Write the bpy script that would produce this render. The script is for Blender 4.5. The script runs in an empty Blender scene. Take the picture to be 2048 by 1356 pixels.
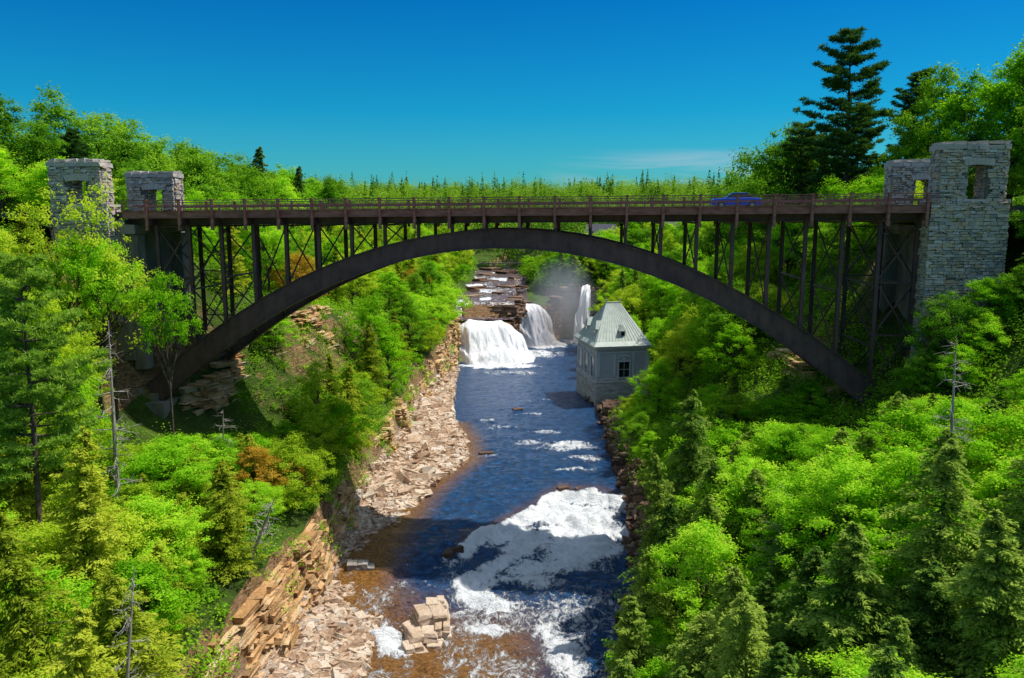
import bpy, math, random
import numpy as np
from mathutils import Vector, Matrix
random.seed(7)
R = np.random.default_rng(11)
scene = bpy.context.scene
COL = scene.collection

# ---------------------------------------------------------------- helpers
def vn(x, y, seed=0.0):
    x = np.asarray(x, float); y = np.asarray(y, float)
    xi = np.floor(x); yi = np.floor(y); fx = x-xi; fy = y-yi
    fx = fx*fx*(3-2*fx); fy = fy*fy*(3-2*fy)
    def hh(a, b):
        v = np.sin(a*127.1+b*311.7+seed*74.7)*43758.5453
        return v-np.floor(v)
    a = hh(xi, yi)*(1-fx)+hh(xi+1, yi)*fx
    b = hh(xi, yi+1)*(1-fx)+hh(xi+1, yi+1)*fx
    return a*(1-fy)+b*fy
def fbm(x, y, seed=0.0, o=4):
    s = 0; a = .5; t = 0
    for i in range(o):
        s = s+a*vn(np.asarray(x)*2**i, np.asarray(y)*2**i, seed+i*3.1); t += a; a *= .5
    return s/t
def sstep(a, b, x):
    t = np.clip((x-a)/(b-a), 0, 1); return t*t*(3-2*t)

def np_mesh(name, V, F, attrs=None, smooth=False):
    me = bpy.data.meshes.new(name)
    V = np.ascontiguousarray(V, dtype=np.float32); F = np.ascontiguousarray(F, dtype=np.int32)
    m, k = F.shape
    me.vertices.add(len(V)); me.vertices.foreach_set("co", V.ravel())
    me.loops.add(m*k); me.loops.foreach_set("vertex_index", F.ravel())
    me.polygons.add(m); me.polygons.foreach_set("loop_start", np.arange(0, m*k, k, dtype=np.int32))
    me.polygons.foreach_set("loop_total", np.full(m, k, dtype=np.int32))
    me.polygons.foreach_set("use_smooth", np.full(m, smooth, dtype=bool))
    me.update(calc_edges=True)
    if attrs:
        for an, av in attrs.items():
            a = me.attributes.new(an, 'FLOAT', 'POINT')
            a.data.foreach_set("value", np.ascontiguousarray(av, dtype=np.float32))
    return me

def obj(name, data, mat=None, parent=None, label=None, category=None, kind=None, group=None, loc=None):
    o = bpy.data.objects.new(name, data)
    COL.objects.link(o)
    if mat is not None and data is not None and len(data.materials) == 0:
        data.materials.append(mat)
    if parent is not None: o.parent = parent
    if label: o["label"] = label
    if category: o["category"] = category
    if kind: o["kind"] = kind
    if group: o["group"] = group
    if loc is not None: o.location = loc
    return o

BOXV = np.array([[-1,-1,-1],[1,-1,-1],[1,1,-1],[-1,1,-1],[-1,-1,1],[1,-1,1],[1,1,1],[-1,1,1]], float)
BOXF = np.array([[0,3,2,1],[4,5,6,7],[0,1,5,4],[1,2,6,5],[2,3,7,6],[3,0,4,7]])
class MB:
    def __init__(s): s.V = []; s.F = []; s.T = []; s.n = 0
    def add(s, V, F, t=0.5):
        V = np.asarray(V, float); s.V.append(V); s.F.append(np.asarray(F)+s.n)
        s.T.append(np.full(len(V), t)); s.n += len(V)
    def box(s, c, h, ax=(1, 0), t=0.5, jit=0):
        v = BOXV*np.asarray(h)
        if jit: v = v+R.normal(0, jit, v.shape)
        a = np.array(ax, float); a /= np.linalg.norm(a); b = np.array([-a[1], a[0]])
        w = np.empty_like(v); w[:, :2] = v[:, :1]*a+v[:, 1:2]*b; w[:, 2] = v[:, 2]
        s.add(w+np.asarray(c), BOXF, t)
    def beam(s, p, q, w, h, t=0.5, up=(0, 0, 1)):
        p = np.array(p, float); q = np.array(q, float); d = q-p; L = np.linalg.norm(d); d /= L
        u = np.array(up, float)
        if abs(d@u) > .98: u = np.array([0, 1., 0])
        sx = np.cross(d, u); sx /= np.linalg.norm(sx); uz = np.cross(sx, d)
        v = (BOXV[:, :1]*sx*w/2+BOXV[:, 2:3]*uz*h/2+BOXV[:, 1:2]*d*L/2)+(p+q)/2
        s.add(v, BOXF, t)
    def tube(s, pts, rad, n=6, t=0.5):
        pts = np.asarray(pts, float); k = len(pts)
        V = []
        for i in range(k):
            d = pts[min(i+1, k-1)]-pts[max(i-1, 0)]; d /= (np.linalg.norm(d)+1e-9)
            u = np.array([0, 0, 1.]) if abs(d[2]) < .9 else np.array([1., 0, 0])
            a = np.cross(d, u); a /= np.linalg.norm(a); b = np.cross(d, a)
            an = np.arange(n)/n*2*math.pi
            V.append(pts[i]+rad[i]*(np.cos(an)[:, None]*a+np.sin(an)[:, None]*b))
        V = np.concatenate(V); F = []
        for i in range(k-1):
            for j in range(n):
                F.append([i*n+j, i*n+(j+1) % n, (i+1)*n+(j+1) % n, (i+1)*n+j])
        s.add(V, F, t)
    def mesh(s, name, smooth=False):
        return np_mesh(name, np.concatenate(s.V), np.concatenate(s.F), {"tint": np.concatenate(s.T)}, smooth)

# ---------------------------------------------------------------- materials
def newmat(name):
    m = bpy.data.materials.new(name); m.use_nodes = True
    nt = m.node_tree; nt.nodes.clear()
    out = nt.nodes.new("ShaderNodeOutputMaterial")
    return m, nt, out
def N(nt, t, **kw):
    n = nt.nodes.new(t)
    for k, v in kw.items(): setattr(n, k, v)
    return n
def ramp(nt, fac, stops):
    r = nt.nodes.new("ShaderNodeValToRGB"); e = r.color_ramp.elements
    while len(e) < len(stops): e.new(.5)
    for i, (p, c) in enumerate(stops):
        e[i].position = p; e[i].color = (c[0], c[1], c[2], 1)
    nt.links.new(fac, r.inputs[0]); return r.outputs[0]
def mixc(nt, f, a, b, mode='MIX'):
    m = nt.nodes.new("ShaderNodeMix"); m.data_type = 'RGBA'; m.blend_type = mode
    for s, v in ((0, f), (6, a), (7, b)):
        if hasattr(v, "is_linked"): nt.links.new(v, m.inputs[s])
        else: m.inputs[s].default_value = v if s == 0 else (v[0], v[1], v[2], 1)
    return m.outputs[2]
def mth(nt, op, a, b=0.5, c=None, clamp=False):
    m = nt.nodes.new("ShaderNodeMath"); m.operation = op; m.use_clamp = clamp
    for i, v in enumerate((a, b, c)):
        if v is None: continue
        if hasattr(v, "is_linked"): nt.links.new(v, m.inputs[i])
        else: m.inputs[i].default_value = v
    return m.outputs[0]
def noise(nt, scale, detail=4, vec=None, rough=.55, dist=0):
    n = N(nt, "ShaderNodeTexNoise"); n.inputs["Scale"].default_value = scale; n.inputs["Detail"].default_value = detail
    n.inputs["Roughness"].default_value = rough; n.inputs["Distortion"].default_value = dist
    if vec is not None: nt.links.new(vec, n.inputs["Vector"])
    return n.outputs[0]
def geo_pos(nt, scale=(1, 1, 1)):
    g = N(nt, "ShaderNodeNewGeometry"); mp = N(nt, "ShaderNodeMapping"); mp.inputs["Scale"].default_value = scale
    nt.links.new(g.outputs["Position"], mp.inputs[0]); return mp.outputs[0]
def attr(nt, name):
    a = N(nt, "ShaderNodeAttribute", attribute_name=name); return a.outputs["Fac"]
def bsdf(nt, out, col, rough=.8, spec=.3, bump=None, bstr=.5, bdist=.1, metal=0):
    p = N(nt, "ShaderNodeBsdfPrincipled")
    if hasattr(col, "is_linked"): nt.links.new(col, p.inputs["Base Color"])
    else: p.inputs["Base Color"].default_value = (*col, 1)
    if hasattr(rough, "is_linked"): nt.links.new(rough, p.inputs["Roughness"])
    else: p.inputs["Roughness"].default_value = rough
    p.inputs["Specular IOR Level"].default_value = spec; p.inputs["Metallic"].default_value = metal
    if bump is not None:
        b = N(nt, "ShaderNodeBump"); b.inputs["Strength"].default_value = bstr; b.inputs["Distance"].default_value = bdist
        nt.links.new(bump, b.inputs["Height"]); nt.links.new(b.outputs[0], p.inputs["Normal"])
    if out is not None: nt.links.new(p.outputs[0], out.inputs[0])
    return p

def leaf_mat(name, dark, mid, light, transl=.35):
    m, nt, out = newmat(name)
    oi = N(nt, "ShaderNodeObjectInfo")
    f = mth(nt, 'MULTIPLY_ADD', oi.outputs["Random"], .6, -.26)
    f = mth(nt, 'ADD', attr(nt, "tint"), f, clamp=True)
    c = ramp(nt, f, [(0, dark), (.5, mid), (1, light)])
    p = N(nt, "ShaderNodeBsdfDiffuse"); nt.links.new(c, p.inputs[0])
    tr = N(nt, "ShaderNodeBsdfTranslucent")
    c2 = mixc(nt, 1.0, c, (1.4, 1.35, .5), 'MULTIPLY'); nt.links.new(c2, tr.inputs[0])
    mx = N(nt, "ShaderNodeMixShader"); mx.inputs[0].default_value = transl
    nt.links.new(p.outputs[0], mx.inputs[1]); nt.links.new(tr.outputs[0], mx.inputs[2])
    nt.links.new(mx.outputs[0], out.inputs[0]); return m
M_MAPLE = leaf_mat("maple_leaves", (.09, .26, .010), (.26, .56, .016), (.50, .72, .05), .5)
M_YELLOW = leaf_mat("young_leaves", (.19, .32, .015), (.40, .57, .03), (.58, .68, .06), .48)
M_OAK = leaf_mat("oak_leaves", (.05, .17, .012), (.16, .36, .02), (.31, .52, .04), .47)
M_RUST = leaf_mat("rusty_leaves", (.20, .17, .015), (.44, .29, .03), (.58, .38, .05), .4)
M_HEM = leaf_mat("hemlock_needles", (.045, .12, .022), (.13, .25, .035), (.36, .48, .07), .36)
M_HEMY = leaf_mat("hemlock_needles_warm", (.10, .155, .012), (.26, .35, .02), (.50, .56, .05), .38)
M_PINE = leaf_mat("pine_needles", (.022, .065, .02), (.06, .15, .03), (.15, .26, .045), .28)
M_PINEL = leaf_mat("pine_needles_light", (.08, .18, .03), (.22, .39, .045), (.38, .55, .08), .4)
M_GRASS = leaf_mat("undergrowth_leaves", (.08, .20, .010), (.20, .43, .018), (.38, .60, .04), .45)
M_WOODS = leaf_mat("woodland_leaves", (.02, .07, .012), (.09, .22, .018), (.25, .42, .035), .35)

def bark(name, a, b):
    m, nt, out = newmat(name)
    n = noise(nt, 6, 3, geo_pos(nt, (1, 1, .25)))
    bsdf(nt, out, ramp(nt, n, [(.3, a), (.7, b)]), .9, .15, n, .6, .08); return m
M_BARK = bark("tree_bark", (.04, .03, .024), (.13, .10, .08))
M_DEAD = bark("dead_wood", (.16, .14, .12), (.46, .42, .37))

def rock_mat(name, stops, bands=1.0):
    m, nt, out = newmat(name)
    t = attr(nt, "tint")
    n1 = noise(nt, .35, 5, geo_pos(nt, (1, 1, 2.2)))
    n2 = noise(nt, 3, 7, geo_pos(nt, (1, 1, 3)), .65)
    f = mth(nt, 'MULTIPLY_ADD', n1, .8, mth(nt, 'MULTIPLY_ADD', n2, .7, mth(nt, 'MULTIPLY', t, .6)))
    f = mth(nt, 'SUBTRACT', f, .55, clamp=True)
    c = ramp(nt, f, stops)
    st = noise(nt, 1.3, 4, geo_pos(nt, (.25, .25, 6)))
    c = mixc(nt, mth(nt, 'MULTIPLY', ramp(nt, st, [(.48, (0, 0, 0)), (.66, (1, 1, 1))]), .6*bands), c, (.08, .05, .035))
    bsdf(nt, out, c, .85, .2, mth(nt, 'MULTIPLY_ADD', st, .8*bands, n2), 1.0, .25); return m
M_ROCK = rock_mat("sandstone", [(0, (.15, .08, .04)), (.28, (.47, .25, .10)), (.52, (.68, .42, .19)), (.78, (.70, .53, .33)), (1, (.48, .43, .37))])
M_RUBBLE = rock_mat("rubble_stone", [(0, (.17, .10, .07)), (.22, (.41, .26, .16)), (.5, (.62, .45, .31)), (.8, (.72, .61, .48)), (1, (.48, .47, .48))], .3)
M_FROCK = rock_mat("wet_ledge_rock", [(0, (.035, .022, .016)), (.4, (.15, .085, .055)), (.75, (.30, .19, .12)), (1, (.36, .27, .21))])

def stone_mat():
    m, nt, out = newmat("pylon_stone")
    t = attr(nt, "tint"); n1 = noise(nt, 3, 5, geo_pos(nt)); n2 = noise(nt, .5, 3, geo_pos(nt))
    c = ramp(nt, t, [(0, (.22, .19, .16)), (.3, (.40, .36, .32)), (.55, (.55, .49, .42)), (.8, (.58, .40, .24)), (1, (.66, .62, .57))])
    c = mixc(nt, mth(nt, 'MULTIPLY', n1, .5), c, (.27, .24, .21))
    c = mixc(nt, ramp(nt, n2, [(.55, (0, 0, 0)), (.8, (.5, .5, .5))]), c, (.16, .13, .11))
    bsdf(nt, out, c, .9, .2, n1, .9, .08); return m
M_STONE = stone_mat()
def simple(name, a, b, scale=1.5, rough=.8, spec=.3, sc=(1, 1, 1), bstr=.3, metal=0):
    m, nt, out = newmat(name)
    n = noise(nt, scale, 5, geo_pos(nt, sc))
    bsdf(nt, out, ramp(nt, n, [(.3, a), (.7, b)]), rough, spec, n, bstr, .03, metal); return m
M_STEEL = simple("weathered_steel", (.060, .032, .033), (.13, .072, .066), 1.2, .6, .35, (1, 1, .5))
M_RUST_STEEL = simple("rusty_deck_steel", (.19, .07, .055), (.38, .165, .125), 1.6, .7, .3, (.6, .6, 2))
M_CONC = simple("aged_concrete", (.13, .11, .09), (.28, .25, .21), .8, .9, .2, (1, 1, .4))
M_MORTAR = simple("mortar", (.10, .09, .08), (.17, .15, .13), 3)
M_ASPH = simple("asphalt", (.045, .045, .047), (.065, .065, .066), 8, .85)
M_CLAP = simple("grey_cladding", (.38, .40, .41), (.50, .52, .53), .9, .7, .3, (.5, .5, 6))
M_TRIM = simple("pale_trim", (.52, .54, .54), (.62, .63, .62), 2, .7)
M_BASEST = simple("powerhouse_base_stone", (.30, .29, .26), (.62, .60, .55), .8, .9, .2, (1, 1, 2))
M_GLASS = simple("dark_glass", (.01, .012, .015), (.02, .025, .03), 2, .1, .6)
M_PIPE = simple("pale_pipe", (.30, .45, .44), (.40, .54, .52), 1, .5)
M_BLUE = simple("blue_paint", (.01, .10, .62), (.015, .12, .68), 2, .25, .5, bstr=0)
M_TYRE = simple("tyre_rubber", (.015, .015, .015), (.03, .03, .03), 5, .8)
M_HUB = simple("wheel_metal", (.4, .4, .4), (.55, .55, .55), 5, .3, metal=.8)
M_RED = simple("red_lens", (.35, .01, .01), (.4, .015, .015), 5, .3)
M_WHITE = simple("white_paint", (.65, .65, .63), (.8, .8, .78), 2, .6)
M_DROOF = simple("dark_shingles", (.05, .05, .06), (.10, .10, .11), 4, .8)
M_ROOF = simple("seamed_metal_roof", (.40, .45, .39), (.54, .58, .51), 1.2, .75, .2)

# ---------------------------------------------------------------- terrain
WL = 1.6
LS = [
 (20, [(-10,0),(-17,1.5),(-18.8,8),(-26,12),(-40,18),(-58,30),(-80,34)]),
 (46, [(-12,0),(-18.2,1.5),(-20.2,8),(-27,12),(-40,18),(-56,30),(-80,34)]),
 (60, [(-12.5,0),(-17.2,1.3),(-18.9,8),(-28,11.5),(-39,15.5),(-52,31),(-80,35)]),
 (70, [(-12.8,0),(-16.9,1.2),(-18.3,7.5),(-28,10.5),(-38,14),(-48,31),(-80,35)]),
 (80, [(-12.4,.6),(-17.0,1.8),(-18.3,7),(-29,10.5),(-38,15),(-44,31),(-60,35.2)]),
 (92, [(-10.8,WL),(-17,2.8),(-18.2,7),(-24,9.5),(-32,20),(-42,32),(-60,35)]),
 (105,[(-6.2,WL),(-15.6,3.4),(-17,7.5),(-22,10),(-28,21),(-42,30),(-60,33)]),
 (115,[(-7,WL),(-15.2,3.4),(-16.6,8),(-21,11),(-26,20),(-42,27),(-60,31)]),
 (128,[(-10,WL),(-15.2,3.4),(-16.8,9),(-21,12),(-25,18),(-42,24),(-60,28)]),
 (150,[(-11.2,WL),(-13.4,2.8),(-14.8,9),(-18,12),(-22,16),(-42,20),(-60,26)]),
 (172,[(-11.8,WL),(-12.3,2.4),(-13.2,12),(-18,15),(-24,17),(-42,20),(-60,25)]),
 (184,[(-12.2,WL),(-12.8,6),(-13.6,13.5),(-18,16),(-24,18),(-42,21),(-60,25)]),
 (196,[(-12.2,13),(-13.0,14),(-15,15.5),(-20,17),(-26,18.5),(-42,21),(-60,25)]),
 (230,[(-11.2,15.2),(-12,16),(-14,17.5),(-20,19),(-26,20),(-42,23),(-60,26)]),
 (262,[(-10.4,16.6),(-11.4,17.5),(-14,18.6),(-20,20),(-26,21),(-42,23),(-60,26)]),
 (284,[(-2.2,19.5),(-3,20),(-8,21),(-16,23),(-26,24),(-42,25),(-60,28)]),
 (340,[(-2.6,25),(-4,25),(-16,26),(-20,26),(-26,27),(-42,28),(-60,30)])]
RS = [
 (20, [(0,0),(2,2),(9,9),(17,14),(28,20),(44,31),(66,34)]),
 (46, [(5.2,0),(7,2),(13,8),(21,13),(30,17),(44,29),(62,35)]),
 (60, [(9.2,0),(11,2),(16.5,8),(24,12.5),(32,16),(42,24),(56,35)]),
 (74, [(12.4,0),(14.2,2),(19,8),(26,12),(33,16),(40,23),(50,34.5)]),
 (90, [(13.4,WL),(15,3),(20,8),(27,14),(34,20),(41,32),(50,35)]),
 (115,[(14,WL),(15.5,3),(22,6),(28,12),(34,20),(44,29),(58,33)]),
 (132,[(14.6,WL),(16,2),(25,2.6),(30,8),(36,16),(46,25),(60,30)]),
 (152,[(12.8,WL),(14,2),(25,3),(30,9),(36,14),(46,20),(60,26)]),
 (185,[(21,WL),(22,3),(25,11),(29,13),(35,15),(46,18),(60,23)]),
 (208,[(25,WL),(25.8,4),(27,13),(31,15),(36,16),(46,18),(60,23)]),
 (216,[(22,14),(22.6,14.3),(25,15),(31,16),(36,17),(46,19),(60,24)]),
 (220,[(9,12.5),(10,14.3),(13,15.5),(24,17),(36,18),(46,19),(60,24)]),
 (238,[(2.0,15.0),(3.5,16.3),(8,18),(20,19),(32,20),(46,22),(60,25)]),
 (262,[(1.4,16.6),(2.8,17.6),(8,20),(20,21),(32,22),(46,24),(60,26)]),
 (284,[(-1.8,19.5),(-1,20),(8,22),(20,24),(32,25),(46,26),(60,28)]),
 (340,[(-2.4,25),(0,25),(12,26),(20,26),(32,27),(46,28),(60,30)])]
def station(S, y, i):
    ys = [s[0] for s in S]
    return np.interp(y, ys, [s[1][i][0] for s in S]), np.interp(y, ys, [s[1][i][1] for s in S])
def yfall(x):
    return np.interp(x, [-14, -12, 0, 1.5, 11, 14, 22, 27], [184, 184, 184.5, 205, 208, 214, 213, 205])
def ycrest(x):
    return np.interp(x, [-14, -6, -3, 0, 3, 6, 9, 12, 18], [70, 77, 81, 85, 89.5, 93.5, 93, 91.5, 88])
def cdist(x, y): return y-ycrest(x)+2.0*(vn(x*.5, y*.2, 77)-.5)
def water_z(x, y):
    d = cdist(x, y)
    return .8*sstep(-1.8, 0, d)+.8*sstep(-8.6, -6.6, d+3.0*(vn(x*.35, 0*y, 12)-.5))
def terrain(x, y, nz=True):
    x = np.asarray(x, float); y = np.asarray(y, float)
    x, y = np.broadcast_arrays(x, y)
    L = [station(LS, y, i) for i in range(7)]; Rr = [station(RS, y, i) for i in range(7)]
    yf = yfall(x)
    shelf = np.where(x < 1.2, np.where(y < 189.5, 9.7, np.clip(13.2+(y-190)*.045, 0, 17)), np.clip(11.0+(y-208)*.12, 0, 16))
    shelf = shelf+sstep(268, 340, y)*8
    bed = np.where(y > yf, shelf, water_z(x, y)-1.2)
    z = bed.copy()
    for P, sg in ((L, -1), (Rr, 1)):
        for i in range(6):
            x0, z0 = P[i]; x1, z1 = P[i+1]
            t = (x-x0)/(x1-x0)
            msk = ((x-x0)*sg >= 0) & ((x-x1)*sg < 0)
            z = np.where(msk, z0+(z1-z0)*t, z)
        z = np.where((x-P[6][0])*sg >= 0, P[6][1], z)
    out = np.maximum(np.maximum(L[1][0]-x, x-Rr[0][0]), 0)
    amp = np.clip(out/8, 0, 1)
    if nz:
        z = z+amp*(fbm(x*.12, y*.12, 3)-.5)*3.2+np.clip(out/2, 0, 1)*(fbm(x*.6, y*.6, 8)-.5)*.9
        z = z+(vn(x*1.3, y*1.3, 5)-.5)*.18
    hz = np.hypot(x, y)
    far = sstep(270, 400, hz)
    z = z*(1-far)+far*(32+.0125*np.minimum(hz, 700)+3*(fbm(x*.006, y*.006, 2)-.5)*2)
    z = z-sstep(900, 5000, hz)*12
    return z
xs = np.concatenate([-np.geomspace(9000, 70, 26), np.arange(-64, -34, 1.6), np.arange(-34, 34, .6), np.arange(34, 64, 1.6), np.geomspace(70, 9000, 26)])
ys = np.concatenate([[-300, -100, -30, 0, 10], np.arange(18, 225, .75), np.arange(226, 350, 3), np.geomspace(356, 9000, 34)])
XX, YY = np.meshgrid(xs, ys); ZZ = terrain(XX, YY)
nx, ny = len(xs), len(ys)
idx = np.arange(nx*ny).reshape(ny, nx)
def quads(idx): return np.stack([idx[:-1, :-1], idx[:-1, 1:], idx[1:, 1:], idx[1:, :-1]], -1)
F = quads(idx).reshape(-1, 4)
lb = station(LS, YY, 1)[0]; r1 = station(RS, YY, 1)[0]
beach = ((XX > lb-.6) & (XX < r1-.5) & (YY < 176)).astype(float)
me = np_mesh("ground", np.stack([XX, YY, ZZ], -1).reshape(-1, 3), F, {"beach": beach.ravel()}, True)
m, nt, out = newmat("gorge_ground")
n1 = noise(nt, .25, 5, geo_pos(nt)); n2 = noise(nt, 2.5, 6, geo_pos(nt)); 
soil = ramp(nt, mth(nt, 'MULTIPLY_ADD', n1, .6, mth(nt, 'MULTIPLY', n2, .4)), [(.3, (.03, .035, .012)), (.5, (.06, .11, .012)), (.7, (.12, .20, .02))])
g = N(nt, "ShaderNodeNewGeometry"); sp = N(nt, "ShaderNodeSeparateXYZ"); nt.links.new(g.outputs["True Normal"], sp.inputs[0])
rn = noise(nt, 1.5, 8, geo_pos(nt, (1, 1, 4)), .7)
rockc = ramp(nt, rn, [(.32, (.06, .035, .02)), (.5, (.30, .17, .08)), (.68, (.50, .34, .19))])
steep = ramp(nt, mth(nt, 'ADD', sp.outputs[2], mth(nt, 'MULTIPLY_ADD', n2, .3, -.15)), [(.42, (1, 1, 1)), (.56, (0, 0, 0))])
c = mixc(nt, steep, soil, rockc)
bch = ramp(nt, noise(nt, 3.2, 8, geo_pos(nt), .7), [(.3, (.16, .10, .07)), (.5, (.42, .29, .19)), (.75, (.64, .52, .40))])
c = mixc(nt, attr(nt, "beach"), c, bch)
bsdf(nt, out, c, .9, .15, rn, 1.0, .5)
obj("ground", me, m, kind="structure", label="gorge floor, banks and wooded plateau ground", category="ground")

# ---------------------------------------------------------------- water
def water_mat(name):
    m, nt, out = newmat(name)
    v = geo_pos(nt, (1, 1.7, 1))
    w1 = noise(nt, 1.1, 6, v, .66, .5); w2 = noise(nt, 3.2, 5, v, .68, .6)
    fa = attr(nt, "foam")
    na = noise(nt, .7, 9, geo_pos(nt, (1, .75, 1)), .74, 1.8); nb = noise(nt, 2.4, 7, geo_pos(nt, (1.3, .55, 1)), .74, 1.0)
    f = mth(nt, 'MULTIPLY_ADD', na, 1.9, mth(nt, 'MULTIPLY_ADD', nb, 1.1, fa)); f = mth(nt, 'SUBTRACT', f, 1.92)
    foamf = ramp(nt, f, [(0, (0, 0, 0)), (.10, (.25, .25, .25)), (.24, (.85, .85, .85)), (.38, (1, 1, 1))])
    deep = ramp(nt, w1, [(.32, (.003, .020, .060)), (.52, (.010, .055, .15)), (.70, (.03, .13, .30))])
    brn = ramp(nt, w2, [(.35, (.09, .032, .006)), (.65, (.38, .18, .035))])
    c = mixc(nt, attr(nt, "shallow"), deep, brn)
    fc = ramp(nt, mth(nt, 'MULTIPLY_ADD', na, .5, mth(nt, 'MULTIPLY', nb, .5)), [(.36, (.62, .68, .70)), (.45, (.86, .89, .90)), (.52, (.96, .97, .98))])
    c = mixc(nt, foamf, c, fc)
    rg = mth(nt, 'MULTIPLY_ADD', foamf, .5, .12)
    bh = mth(nt, 'MULTIPLY_ADD', w2, .55, mth(nt, 'MULTIPLY_ADD', mth(nt, 'MULTIPLY', nb, foamf), .8, w1))
    p = bsdf(nt, out, c, rg, .5, bh, .9, .45); p.inputs["IOR"].default_value = 1.33
    return m
M_WATER = water_mat("river_water")
foamspots = [(6, 87.5, 7.5, 6.0, 1.1), (0.5, 81, 4.5, 4.5, 1.15), (7, 80, 6.5, 6, 1.0), (-3.5, 70.5, 3.4, 3.8, 1.0), (-1, 67.5, 3.5, 2.4, .9), (4, 75, 6, 2.6, .9), (1, 72, 5, 2, .75), (-10.3, 61.6, 1.7, 3.4, 1.15),
             (3.5, 60, 2.2, 6, .85), (0.5, 56.5, 3, 4, .55), (-1.5, 63.5, 3.4, 1.6, .85), (3, 66.5, 4, 1.6, .6), (-6, 74, 3, 2, .5), (8, 112, 5, 3, .72), (2, 114, 3, 1.3, .65), (9, 101, 4, 2, .6), (-1, 122, 4, 1, .55), (4, 98, 4, 1.6, .62), (3, 130, 4, 1, .5), (-4, 126, 2, 1, .55), (10, 106, 3, 1.5, .6), (-4, 108, 3, 1, .5), (5, 120, 4, 1.2, .5), (6, 140, 4, 1.4, .42),
             (-3, 173, 11, 3.6, 1.3), (8, 201, 7, 6, 1.3), (6, 188, 8, 8, .7), (0, 165, 11, 4, .5), (19, 206, 6, 6, 1.1)]
gx = np.arange(-22, 28, .25); gy = np.arange(24, 216, .25)
X, Y = np.meshgrid(gx, gy)
foam = np.zeros_like(X)
for (a, b, rx, ry, s) in foamspots:
    wx = X+2.0*(fbm(X*.3, Y*.3, a+b)-.5)*2; wy = Y+2.0*(fbm(X*.3, Y*.3, a-b)-.5)*2
    d = np.sqrt(((wx-a)/rx)**2+((wy-b)/ry)**2); foam = np.maximum(foam, s*(1-sstep(.3, 1.3, d)))
D_ = cdist(X, Y)
foam = foam*np.where((Y < 100) & (Y > 72), 1-sstep(-1.2, .4, D_), 1)
d2 = D_+3.0*(vn(X*.35, 0*Y, 12)-.5)
foam = np.maximum(foam, (1.35*np.exp(-((D_+1.3)/1.4)**2)+1.25*np.exp(-((d2+8.3)/2.0)**2)*.9)*sstep(-7, -4, X)*(Y < 100))
foam = foam*(1-.55*np.exp(-((d2+5.2)/1.1)**2)*(Y < 100)*sstep(4, -2, X))
foam = np.maximum(foam, (.5*sstep(78, 66, Y))*sstep(.35, .6, fbm(X*.25, Y*.18, 31)))
foam = np.maximum(foam, .18*sstep(.45, .7, fbm(X*.15, Y*.1, 61)))
rough = .07+.16*sstep(135, 60, Y)+.5*np.clip(foam-.3, 0, 1)
Z = water_z(X, Y)+rough*((fbm(X*.6, Y*.95, 4, 5)-.5)*2.6)+np.clip(foam-.35, 0, 1)*1.8*(fbm(X*.8, Y*.6, 9, 5)-.42)
Z = Z+np.where((Y < 100) & (Y > 50), .7*(fbm(X*.3, Y*.45, 14, 3)-.5), 0)
sh = station(LS, Y, 0)[0]
shallow = np.clip(1-(X-sh)/(3.5+9*sstep(72, 60, Y)), 0, 1)*np.where(Y < 125, 1, 0)
shallow = np.maximum(shallow, sstep(71, 60, Y)*sstep(6, -2, X)*.95)
shallow = np.maximum(shallow, .35*np.exp(-((D_-.6)/1.5)**2)*(X > -6)*(Y < 100))
idx = np.arange(X.size).reshape(X.shape)
F = quads(idx); F = F[(Y[:-1, :-1] < yfall(X[:-1, :-1])-.2)]
obj("river", np_mesh("river", np.stack([X, Y, Z], -1).reshape(-1, 3), F, {"foam": foam.ravel(), "shallow": shallow.ravel()}, True), M_WATER, kind="structure", label="dark blue river with white rapids in the gorge", category="river")

gx = np.arange(-13.4, 4.4, .4); gy = np.arange(184.2, 266, .4); X, Y = np.meshgrid(gx, gy)
Z = np.where(Y < 189.5, 10.3, 13.7); foam = .0+.55*fbm(X*.3, Y*.1, 41)
for i, (y0, dz) in enumerate(((199, .5), (208, .6), (221, .7), (236, .7), (250, .5))):
    dd = Y-y0-(12 if i > 0 else 5)*(fbm(X*.12, 0*X, y0, 3)-.5)-.7*(X+5)*(-1)**i
    Z = Z+np.where(Y >= 189.5, dz*sstep(-1, 0, dd), 0); foam = foam+.75*np.exp(-((dd+1.2)/1.3)**2)*sstep(.35, .6, vn(X*.3, Y*.05, i*7.0))
Z = Z+(fbm(X*.6, Y*.6, 3)-.5)*.5
Z = np.where((X > 1.2) & (Y < 232), np.minimum(Z, np.clip(11.4+(Y-208)*.12, 0, 17)), Z)
idx = np.arange(X.size).reshape(X.shape)
F = quads(idx); F = F[(Y[:-1, :-1] > yfall(X[:-1, :-1]))]
obj("upper_river", np_mesh("upper_river", np.stack([X, Y, Z], -1).reshape(-1, 3), F, {"foam": foam.ravel(), "shallow": np.full(foam.size, .5)}, True), M_WATER,
    kind="structure", label="stepped river above the waterfalls", category="river")

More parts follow.
